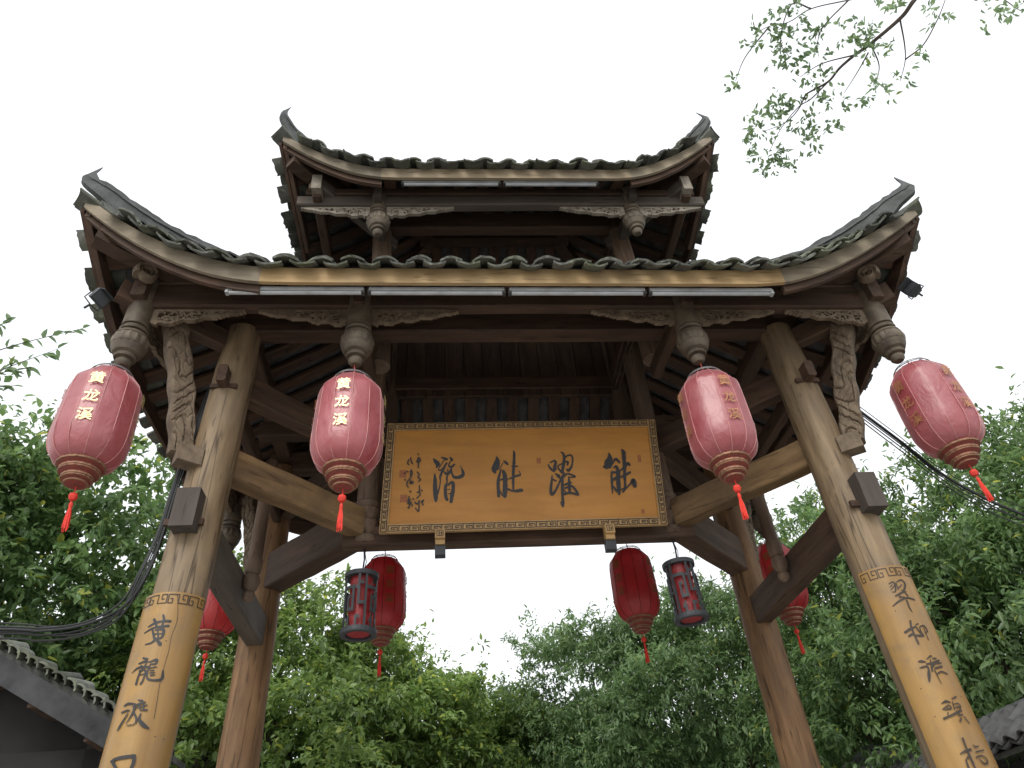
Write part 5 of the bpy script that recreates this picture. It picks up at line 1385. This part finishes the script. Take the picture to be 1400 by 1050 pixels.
# ------------------------------------------------------------------ neighbouring buildings
def gable_house():
    root = empty('gable_house', (-5.6, 3.0, 0), 'low house at the left edge with grey verge board and mossy tiles', 'house')
    L0 = root.location
    ridge = Vector((-6.2, 0, 4.86)); eR = Vector((-3.15, 0, 3.20)); eL = Vector((-9.3, 0, 3.20))
    y0, y1 = 1.95, 3.7
    for k, e in enumerate((eR, eL)):
        vs = [Vector((p.x, y, p.z + dz)) - L0 for dz in (0.0, 0.06) for p in (ridge, e) for y in (y0, y1)]
        MB().add(vs, [(0, 1, 3, 2), (4, 6, 7, 5), (0, 2, 6, 4), (1, 5, 7, 3), (2, 3, 7, 6), (0, 4, 5, 1)]).build('roof_slope', M['mortar'], root)
    # verge board
    d = (eR - ridge).normalized(); up = Vector((-d.z, 0, d.x)); up = up if up.z > 0 else -up
    p0 = Vector((ridge.x, y0 - 0.03, ridge.z - 0.02)); p1 = Vector((eR.x, y0 - 0.03, eR.z - 0.02))
    mb = MB()
    mb.sweep([(p0 - L0, (0, 1, 0), up), (p1 - L0, (0, 1, 0), up)], [[(-0.015, -0.165), (0.015, -0.165), (0.015, 0.02), (-0.015, 0.02)]] * 2)
    mb.build('verge_board', M['plaster'], root)
    mb = MB(); dl = (eL - ridge).normalized(); upl = Vector((-dl.z, 0, dl.x)); upl = upl if upl.z > 0 else -upl
    mb.sweep([(p0 - L0, (0, 1, 0), upl), (Vector((eL.x, y0 - 0.03, eL.z - 0.02)) - L0, (0, 1, 0), upl)], [[(-0.015, -0.165), (0.015, -0.165), (0.015, 0.02), (-0.015, 0.02)]] * 2)
    mb.build('verge_board', M['plaster'], root)
    # verge tiles, one by one, each pair of a flat and a drooping tile
    n = 34
    Ld = (eR - ridge).length
    rr = random.Random(21)
    t1 = arc_tile(0.16, 0.26, 0.045, 0.02, True, 6).mesh('verge_tile'); t1.materials.append(M['tile'])
    for i in range(n):
        p = ridge + d * (Ld * (i + 0.6) / n) + Vector((0, y0 - 0.085 + rr.uniform(-0.012, 0.012), 0))
        x = d; yv = Vector((0, 1, 0)); z = x.cross(yv)
        if z.z < 0: z = -z
        Fm = Matrix(((x.x, yv.x, z.x, p.x - L0.x), (x.y, yv.y, z.y, p.y - L0.y), (x.z, yv.z, z.z, p.z - L0.z + 0.055), (0, 0, 0, 1)))
        Fm = Fm @ Matrix.Rotation(0.22 + rr.uniform(-0.08, 0.08), 4, 'Y') @ Matrix.Rotation(rr.uniform(-0.1, 0.1), 4, 'Z') @ Matrix.Rotation(rr.uniform(-0.1, 0.25), 4, 'X')
        inst('verge_tile', t1, root, Fm)
    courses = MB()
    src = arc_tile(0.2, 0.3, 0.04, 0.012, True, 4)
    for j in range(7):
        for i in range(16):
            p = ridge + d * (Ld * (i + 1) / 16.5) + Vector((0, y0 + 0.25 + 0.21 * j, 0.065))
            yv = -d; x = Vector((0, 1, 0)); z = x.cross(yv); z = z if z.z > 0 else -z
            x = yv.cross(z)
            Fm = Matrix(((x.x, yv.x, z.x, p.x - L0.x), (x.y, yv.y, z.y, p.y - L0.y), (x.z, yv.z, z.z, p.z - L0.z), (0, 0, 0, 1))) @ Matrix.Rotation(0.04, 4, 'X')
            courses.add([Fm @ Vector(v) for v in src.v], src.f)
    c = courses.build('tile_courses', M['tile'], root); c['kind'] = 'stuff'
    # timber gable wall with posts and planks
    wy = y0 + 0.42
    vs = [Vector(p) - L0 for p in ((-9.0, wy, 0), (-3.42, wy, 0), (-3.42, wy, 3.30), (-6.2, wy, 4.80), (-9.0, wy, 3.30), (-9.0, wy + 0.1, 0), (-3.42, wy + 0.1, 0), (-3.42, wy + 0.1, 3.30), (-6.2, wy + 0.1, 4.80), (-9.0, wy + 0.1, 3.30))]
    MB().add(vs, [(0, 1, 2, 3, 4), (9, 8, 7, 6, 5), (0, 5, 6, 1), (1, 6, 7, 2), (2, 7, 8, 3), (3, 8, 9, 4), (4, 9, 5, 0)]).build('wall', M['plaster_dark'], root)
    MB().box(Vector((-3.47, (wy + y1) / 2 + 0.05, 1.6)) - L0, (0.1, y1 - wy - 0.2, 3.2)).build('wall', M['plaster_dark'], root)
    for x in (-3.47, -4.6, -5.7):
        MB().box(Vector((x, wy - 0.04, 1.75)) - L0, (0.13, 0.09, 3.5 + (0.0 if x > -4 else 0.4))).build('post', M['plaster_dark'], root)
    MB().box(Vector((-5.4, wy - 0.045, 3.05)) - L0, (4.0, 0.08, 0.15)).build('tie_beam', M['plaster_dark'], root)
    for i in range(5):
        p = ridge + d * (Ld * (0.25 + 0.17 * i))
        MB().box(Vector((p.x, y0 + 0.22, p.z - 0.16)) - L0, (0.11, 0.46, 0.11)).build('purlin', M['plank'], root)
gable_house()

def back_house():
    root = empty('tiled_house', (-5.2, 7.4, 0), 'distant tiled roof glimpsed behind the left front pillar', 'house')
    L0 = root.location
    rz, ez = 4.42, 3.2
    y0, yr, y1 = 5.7, 7.4, 9.1
    for (ya, yb) in ((y0, yr), (y1, yr)):
        vs = [Vector(p) - L0 for p in ((-8.6, ya, ez), (-2.9, ya, ez), (-2.9, yb, rz), (-8.6, yb, rz), (-8.6, ya, ez + 0.06), (-2.9, ya, ez + 0.06), (-2.9, yb, rz + 0.06), (-8.6, yb, rz + 0.06))]
        MB().add(vs, [(0, 1, 2, 3), (4, 7, 6, 5), (0, 4, 5, 1), (1, 5, 6, 2), (2, 6, 7, 3), (3, 7, 4, 0)]).build('roof_slope', M['mortar'], root)
    courses = MB(); src = arc_tile(0.15, 0.3, 0.045, 0.014, True, 4)
    yv = Vector((0, yr - y0, rz - ez)).normalized(); x = Vector((1, 0, 0)); z = x.cross(yv)
    for i in range(28):
        for j in range(14):
            p = Vector((-8.5 + 0.2 * i, y0, ez + 0.06)) + yv * (0.145 * j - 0.06) - L0
            Fm = Matrix(((x.x, yv.x, z.x, p.x), (x.y, yv.y, z.y, p.y), (x.z, yv.z, z.z, p.z), (0, 0, 0, 1))) @ Matrix.Rotation(0.05, 4, 'X')
            courses.add([Fm @ Vector(v) for v in src.v], src.f)
    c = courses.build('tile_courses', M['tile'], root); c['kind'] = 'stuff'
    MB().box(Vector((-5.75, yr, rz + 0.13)) - L0, (5.8, 0.16, 0.16)).build('ridge', M['plaster'], root)
    MB().box(Vector((-5.75, (y0 + y1) / 2, 1.6)) - L0, (5.2, 2.6, 3.2)).build('wall', M['plaster_dark'], root)
back_house()

def coping_wall():
    root = empty('tiled_wall', (4.5, 1.6, 0), 'garden wall with tiled coping and upturned end at the right edge', 'wall')
    L0 = root.location
    MB().box(Vector((4.52, 1.55, 1.27)) - L0, (0.30, 5.9, 2.54)).build('wall', M['plaster_dark'], root)
    ys = [-1.5 + 6.1 * i / 30 for i in range(31)]
    zr = lambda y: 2.87 + 0.22 * max(0, (y - 3.3) / 1.2) ** 1.7
    for s in (-1, 1):
        vs, fs = [], []
        for y in ys:
            z = zr(y)
            vs += [Vector((4.5, y, z)) - L0, Vector((4.5 + s * 0.46, y, z - 0.30)) - L0, Vector((4.5 + s * 0.46, y, z - 0.34)) - L0, Vector((4.5, y, z - 0.10)) - L0]
        for i in range(30):
            for k in range(4):
                k2 = (k + 1) % 4
                fs.append((i * 4 + k, (i + 1) * 4 + k, (i + 1) * 4 + k2, i * 4 + k2))
        fs += [(0, 1, 2, 3), (120, 123, 122, 121)]
        MB().add(vs, fs).build('roof_slope', M['mortar'], root)
    rid = MB()
    rid.sweep([(Vector((4.5, y, zr(y) + 0.05)) - L0, (1, 0, 0), (0, 0, 1)) for y in ys], [[(-0.055, -0.06), (0.055, -0.06), (0.06, 0.03), (0.03, 0.06), (-0.03, 0.06), (-0.06, 0.03)]] * 31)
    rid.build('ridge', M['ridge'], root)
    t1 = arc_tile(0.135, 0.27, 0.05, 0.014, True, 6).mesh('coping_tile'); t1.materials.append(M['tile_bare'])
    t2 = arc_tile(0.17, 0.29, 0.038, 0.014, False, 6).mesh('coping_tile'); t2.materials.append(M['tile_bare'])
    rr = random.Random(31)
    for s in (-1, 1):
        for i in range(33):
            y = -1.35 + 0.18 * i
            for kind in (0, 1):
                for j in range(2):
                    yy = y + 0.09 * kind
                    z = zr(yy)
                    up = Vector((-s * 0.46, 0, 0.30)).normalized()
                    x = Vector((0, -s * -1.0, 0)); x = Vector((0, s, 0))
                    n = x.cross(up); n = n if n.z > 0 else -n
                    x = up.cross(n)
                    p = Vector((4.5 + s * 0.50, yy, z - 0.30)) + up * (0.0 + 0.26 * j - 0.03) + n * (0.006 if kind == 0 else 0.045)
                    Fm = Matrix(((x.x, up.x, n.x, p.x - L0.x), (x.y, up.y, n.y, p.y - L0.y), (x.z, up.z, n.z, p.z - L0.z), (0, 0, 0, 1)))
                    Fm = Fm @ Matrix.Rotation(rr.uniform(-0.06, 0.06), 4, 'Z') @ Matrix.Rotation(0.05 + rr.uniform(-0.05, 0.05), 4, 'X')
                    inst('coping_tile', t1 if kind else t2, root, Fm)
coping_wall()

# ------------------------------------------------------------------ trees
def leaf_arrays(base, d, n, L, W):
    """base, d, n: (N,3); L, W: (N,) -> verts (N*4,3), tris (N*2,3)"""
    s = np.cross(d, n)
    s /= np.linalg.norm(s, axis=1, keepdims=True) + 1e-9
    n2 = np.cross(s, d)
    h = (W * 0.5)[:, None]
    lo = base + d * (L * 0.30)[:, None]
    hi = base + d * (L * 0.66)[:, None] - n2 * (L * 0.04)[:, None]
    v0 = base
    v1 = lo + s * h + n2 * (W * 0.20)[:, None]
    v2 = hi + s * h * 0.82 + n2 * (W * 0.14)[:, None]
    v3 = base + d * L[:, None] - n2 * (L * 0.17)[:, None]
    v4 = hi - s * h * 0.82 + n2 * (W * 0.14)[:, None]
    v5 = lo - s * h + n2 * (W * 0.20)[:, None]
    N = len(base)
    verts = np.stack([v0, v1, v2, v3, v4, v5], 1).reshape(-1, 3)
    i = np.arange(N)[:, None] * 6
    tris = np.concatenate([i + np.array([[0, 1, 2]]), i + np.array([[0, 2, 3]]), i + np.array([[0, 3, 4]]), i + np.array([[0, 4, 5]])], 1).reshape(-1, 3)
    return verts, tris

def mesh_from_arrays(name, verts, tris, mat):
    me = bpy.data.meshes.new(name)
    me.vertices.add(len(verts)); me.vertices.foreach_set('co', verts.astype(np.float32).ravel())
    me.loops.add(len(tris) * 3); me.loops.foreach_set('vertex_index', tris.astype(np.int32).ravel())
    me.polygons.add(len(tris))
    me.polygons.foreach_set('loop_start', np.arange(0, len(tris) * 3, 3, dtype=np.int32))
    me.polygons.foreach_set('loop_total', np.full(len(tris), 3, dtype=np.int32))
    me.update(calc_edges=True)
    me.materials.append(mat)
    return me

def unit(a):
    return a / (np.linalg.norm(a, axis=1, keepdims=True) + 1e-9)

def sprays(rs, centers, outs, per, length, L, W, droop=0.5):
    """leafy twigs: centres (M,3), outward directions (M,3)"""
    Mn = len(centers)
    tw = unit(outs + rs.normal(0, 0.55, (Mn, 3)) + np.array([0, 0, 0.15]))
    t = rs.rand(Mn, per) ** 0.8
    ln = length * rs.uniform(0.6, 1.3, (Mn, 1))
    pos = centers[:, None, :] + tw[:, None, :] * (t * ln)[:, :, None]
    pos[:, :, 2] -= (t ** 2) * ln * 0.35
    pos += rs.normal(0, 0.035, pos.shape) * (length / 0.3)
    rd = rs.normal(0, 1, (Mn, per, 3))
    d = tw[:, None, :] * 0.75 + unit(rd.reshape(-1, 3)).reshape(Mn, per, 3) * 0.85
    d[:, :, 2] -= droop * rs.uniform(0.2, 1.2, (Mn, per))
    d = unit(d.reshape(-1, 3))
    nn = rs.normal(0, 0.45, (Mn * per, 3)) + np.array([0, 0, 1.0]) + np.repeat(outs, per, 0) * 0.5
    nn = unit(nn)
    sc = rs.uniform(0.5, 1.25, Mn * per)
    return leaf_arrays(pos.reshape(-1, 3), d, nn, L * sc, W * sc * rs.uniform(0.8, 1.2, Mn * per))

def polar(az, dist, z):
    return np.array([CAM.x + dist * math.sin(math.radians(az)), CAM.y + dist * math.cos(math.radians(az)), z])

def tree(name, label, base, lobes, mat, clusters, per, L, W, seed, length=0.32, shoots=40, droop=0.5, group='trees behind the gate', trunk_r=0.16):
    rs = np.random.RandomState(seed)
    root = empty(name, tuple(base), label, 'tree', group)
    base = np.array(base, float)
    lob = np.array([l[:3] for l in lobes], float); rad = np.array([l[3:6] for l in lobes], float)
    wts = (rad.prod(1)) ** 0.7; wts /= wts.sum()
    # secondary clumps on each lobe give the uneven outline
    C_, O_ = [], []
    nclump = 34 * len(lobes)
    li = rs.choice(len(lobes), nclump, p=wts)
    dirs = unit(rs.normal(0, 1, (nclump, 3)) + np.array([0, 0, 0.15]))
    cc = lob[li] + dirs * rad[li] * rs.uniform(0.55, 0.95, (nclump, 1))
    cr = rs.uniform(0.28, 0.62, nclump) * rad[li].mean(1) / 1.6
    n1 = int(clusters * 0.86)
    ci = rs.choice(nclump, n1, p=(cr ** 2) / (cr ** 2).sum())
    d1 = unit(rs.normal(0, 1, (n1, 3)) + np.array([0, 0, 0.55]))
    C_.append(cc[ci] + d1 * (cr[ci] * rs.uniform(0.5, 1.05, n1))[:, None] * np.array([1, 1, 0.42]))
    O_.append(unit(d1 * np.array([1, 1, 0.6]) + dirs[ci] * 0.5))
    n2 = clusters - n1
    l2 = rs.choice(len(lobes), n2, p=wts)
    d2 = unit(rs.normal(0, 1, (n2, 3)))
    C_.append(lob[l2] + d2 * rad[l2] * (rs.uniform(0.15, 1.0, (n2, 1)) ** 0.5)); O_.append(d2)
    cen, out = np.concatenate(C_), np.concatenate(O_)
    v, f = sprays(rs, cen - base, out, per, length, L, W, droop)
    if shoots:
        si = rs.choice(nclump, shoots)
        so = unit(dirs[si] + np.array([0, 0, 0.9]) + rs.normal(0, 0.3, (shoots, 3)))
        sp = cc[si] + so * (cr[si] * 0.9)[:, None]
        v2, f2 = sprays(rs, sp - base, so, 16, length * 2.2, L, W, droop * 0.6)
        f = np.concatenate([f, f2 + len(v)]); v = np.concatenate([v, v2])
    o = bpy.data.objects.new('crown', mesh_from_arrays('crown', v, f, mat)); link(o, root)
    # trunk and limbs
    mb = MB()
    ctr = Vector(lob.mean(0)); b0 = Vector(base)
    fork = b0.lerp(Vector((ctr.x, ctr.y, b0.z + (ctr.z - b0.z) * 0.55)), 1.0); fork.x = b0.x * 0.7 + ctr.x * 0.3; fork.y = b0.y * 0.7 + ctr.y * 0.3
    mb.tube(catmull([Vector((0, 0, -0.1)), (fork - b0) * 0.5 + Vector((0.08, -0.05, 0)), fork - b0], 5), [trunk_r * (1.25 - 0.5 * i / 10) for i in range(11)], 10)
    for k in range(len(lobes) * 3 + 6):
        tgt = Vector(cc[rs.randint(nclump)]) - b0
        st = fork - b0 - Vector((0, 0, rs.uniform(0, 0.6)))
        m = st.lerp(tgt, 0.5) + Vector((rs.uniform(-.25, .25), rs.uniform(-.25, .25), rs.uniform(0.0, .35)))
        path = catmull([st, m, tgt], 5)
        r0 = trunk_r * rs.uniform(0.22, 0.45)
        mb.tube(path, [max(0.006, r0 * (1 - 0.88 * i / (len(path) - 1))) for i in range(len(path))], 6)
    mb.build('trunk', M['bark'], root, True)
    return root

def T(az, dist, z, rh, rv):
    p = polar(az, dist, z); return (p[0], p[1], p[2], rh, rh, rv)
def gb(az, dist):
    p = polar(az, dist, 0); return (p[0], p[1], 0)
tree('broadleaf_tree', 'large dark glossy tree rising behind the left corner lantern', gb(-33, 13.6),
     [T(-39, 12.4, 7.0, 2.1, 1.8), T(-29.5, 12.6, 6.7, 2.4, 2.1), T(-34, 12.6, 5.6, 2.6, 1.7), T(-23, 13.0, 5.9, 1.8, 1.8)], M['leaf_a'], 2400, 22, 0.150, 0.068, 1, 0.42, 60, 0.5, trunk_r=0.2)
tree('broadleaf_tree', 'bright green tree seen between the left pillars', gb(-14, 12.3),
     [T(-17.5, 11.6, 5.0, 1.6, 1.7), T(-11.5, 11.6, 4.7, 1.6, 1.85), T(-14, 11.2, 3.4, 2.1, 1.4)], M['leaf_b'], 1900, 22, 0.110, 0.050, 2, 0.33, 50)
tree('broadleaf_tree', 'yellowish green tree behind the left lattice lantern', gb(-5, 13.4),
     [T(-6.5, 12.6, 4.5, 1.45, 1.65), T(-2.5, 13.0, 4.1, 1.4, 1.5)], M['leaf_b'], 1500, 22, 0.105, 0.048, 3, 0.33, 44)
tree('broadleaf_tree', 'low tree at the dip of the treeline below the signboard', gb(3, 15.2),
     [T(1.0, 14.2, 4.4, 1.4, 1.45), T(5.0, 14.6, 4.15, 1.3, 1.4)], M['leaf_b'], 1300, 20, 0.105, 0.048, 4, 0.33, 40)
tree('broadleaf_tree', 'grey green drooping tree right of the dip in the treeline', gb(10.5, 14.4),
     [T(10.3, 13.6, 4.75, 1.5, 1.85), T(13.5, 13.3, 4.5, 1.5, 1.7), T(7.6, 13.8, 3.9, 1.3, 1.4)], M['leaf_c'], 1900, 24, 0.100, 0.034, 5, 0.34, 44, 0.9)
tree('broadleaf_tree', 'grey green tree beside the right rear pillar', gb(20, 13.9),
     [T(18.0, 13.0, 4.5, 1.7, 1.8), T(23.2, 13.0, 4.75, 1.6, 1.8)], M['leaf_c'], 1900, 24, 0.100, 0.034, 6, 0.34, 44, 0.9)
tree('broadleaf_tree', 'green tree seen between the right pillars', gb(31, 12.4),
     [T(29.5, 11.6, 4.75, 1.7, 1.9), T(34.0, 11.3, 4.95, 1.7, 1.9), T(31, 11.0, 3.4, 2.2, 1.6)], M['leaf_a'], 2200, 24, 0.105, 0.037, 7, 0.34, 50, 0.8)
tree('broadleaf_tree', 'tall green tree behind the right corner lantern', gb(42, 11.8),
     [T(39.5, 11.0, 5.1, 1.8, 1.8), T(45.0, 11.0, 5.0, 2.0, 1.85), T(42, 10.5, 3.5, 2.6, 1.7)], M['leaf_a'], 2500, 24, 0.108, 0.038, 8, 0.36, 60, 0.8, trunk_r=0.2)
tree('broadleaf_tree', 'leafy tree at the right edge of the picture', gb(51, 11.2),
     [T(51, 10.6, 4.8, 2.0, 1.9), T(55, 10.4, 4.0, 2.0, 2.0)], M['leaf_a'], 1300, 22, 0.110, 0.040, 9, 0.36, 40, 0.8)
far_lb = ['far dark tree behind the left edge house', 'far dark tree behind the left pillars', 'far dark tree behind the left lattice lantern', 'far dark tree below the middle of the signboard',
          'far dark tree below the right lattice lantern', 'far dark tree behind the right rear pillar', 'far dark tree behind the right couplet board']
for i, az in enumerate((-31, -19, -7.5, 4, 15, 27, 39)):
    d = 18.0 + (i % 2)
    tree('broadleaf_tree', far_lb[i], gb(az, d + 0.8), [T(az - 3, d, 3.6, 2.4, 2.2), T(az + 3, d, 3.4, 2.4, 2.2)], M['leaf_a'] if i % 2 else M['leaf_c'], 900, 20, 0.15, 0.065, 30 + i, 0.45, 20, 0.6, group='far trees behind the gate')

# overhanging branch at the upper right, from a tree standing right of the camera
def overhanging():
    root = empty('overhanging_tree', (6.2, -3.6, 0), 'sparse leafy branch reaching in from above at the upper right', 'tree')
    L0 = root.location
    mb = MB()
    a = Vector(TWIGS[0][0])
    mb.tube(catmull([Vector((0, 0, -0.1)), Vector((-0.1, 0.1, 2.5)), Vector((-0.5, 0.1, 4.6)), Vector((-1.6, 0.2, 6.2)), a - L0 + Vector((0.5, -0.05, 0.25)), a - L0], 5), [0.17 - 0.152 * i / 25 for i in range(26)], 9)
    mb.build('trunk', M['bark'], root, True)
    for i, t in enumerate(TWIGS):
        path = catmull([Vector(p) - L0 for p in t], 6)
        r0, r1 = (0.015, 0.0045) if i == 0 else (0.0048, 0.0016)
        n = len(path)
        MB().tube(path, [r0 + (r1 - r0) * (k / (n - 1)) ** 0.8 for k in range(n)], 6).build('twig', M['twig'], root, True)
    rs = np.random.RandomState(77)
    cen = np.array(TWIG_CLUSTERS) - np.array(L0)[None, :]
    cen = np.concatenate([cen, cen + rs.normal(0, 0.022, cen.shape), cen + rs.normal(0, 0.035, cen.shape)])
    out = unit(rs.normal(0, 1, cen.shape) + np.array([-0.5, 0, -0.2]))
    v, f = sprays(rs, cen, out, 7, 0.075, 0.038, 0.017, 0.4)
    o = bpy.data.objects.new('foliage', mesh_from_arrays('foliage', v, f, M['leaf_d'])); link(o, root)
overhanging()

# young leafy shoots that stand out against the sky left of the corner lantern
def shoot_tree():
    base = polar(-41, 7.6, 0)
    root = empty('leafy_sapling', tuple(base), 'thin sapling with sparse shoots against the sky at the left edge', 'tree')
    rs = np.random.RandomState(5)
    mb = MB()
    tips = []
    for az, el0, el1, az1, dist in ((-43, 31, 38.5, -33.2, 7.0), (-41, 30, 36.5, -34.5, 7.1), (-41, 31, 34.8, -35.6, 7.2), (-43, 33, 37.2, -38.2, 7.2), (-42, 30, 33.4, -36.0, 7.1), (-43, 32, 35.0, -39.5, 7.3), (-42, 29, 32.5, -37.0, 7.2), (-44, 30, 33.5, -40.0, 7.2)):
        p0 = polar(az, dist + 0.3, CAM.z + dist * math.tan(math.radians(el0))); p1 = polar(az1, dist, CAM.z + dist * math.tan(math.radians(el1)))
        mid = (p0 + p1) / 2 + np.array([0, 0, 0.12])
        path = catmull([Vector(p0 - base), Vector(mid - base), Vector(p1 - base)], 8)
        mb.tube(path, [0.010 - 0.008 * k / (len(path) - 1) for k in range(len(path))], 5)
        tips.append(path)
    for t in tips:
        mb.tube(catmull([Vector((0, 0, -0.1)), Vector((0.05, 0, 2.5)), t[0]], 6), [0.03 - 0.02 * k / 12 for k in range(13)], 6)
    mb.build('stem', M['twig'], root, True)
    B, Dd, Nn, Ls = [], [], [], []
    for path in tips:
        for k in range(3, len(path)):
            for q in range(2):
                p = path[k].lerp(path[k - 1], rs.rand())
                t = (path[k] - path[k - 1]).normalized()
                d = t * 0.7 + Vector(rs.normal(0, 0.6, 3)) + Vector((0, 0, -0.25))
                B.append(p[:]); Dd.append(d.normalized()[:]); Nn.append(Vector(rs.normal(0, 0.5, 3) + np.array([0, -0.4, 1]))[:]); Ls.append(rs.uniform(0.085, 0.14))
    Ls = np.array(Ls)
    v, f = leaf_arrays(np.array(B), np.array(Dd), np.array(Nn), Ls, Ls * 0.42)
    o = bpy.data.objects.new('foliage', mesh_from_arrays('foliage', v, f, M['leaf_d'])); link(o, root)
shoot_tree()
bpy.context.view_layer.update()
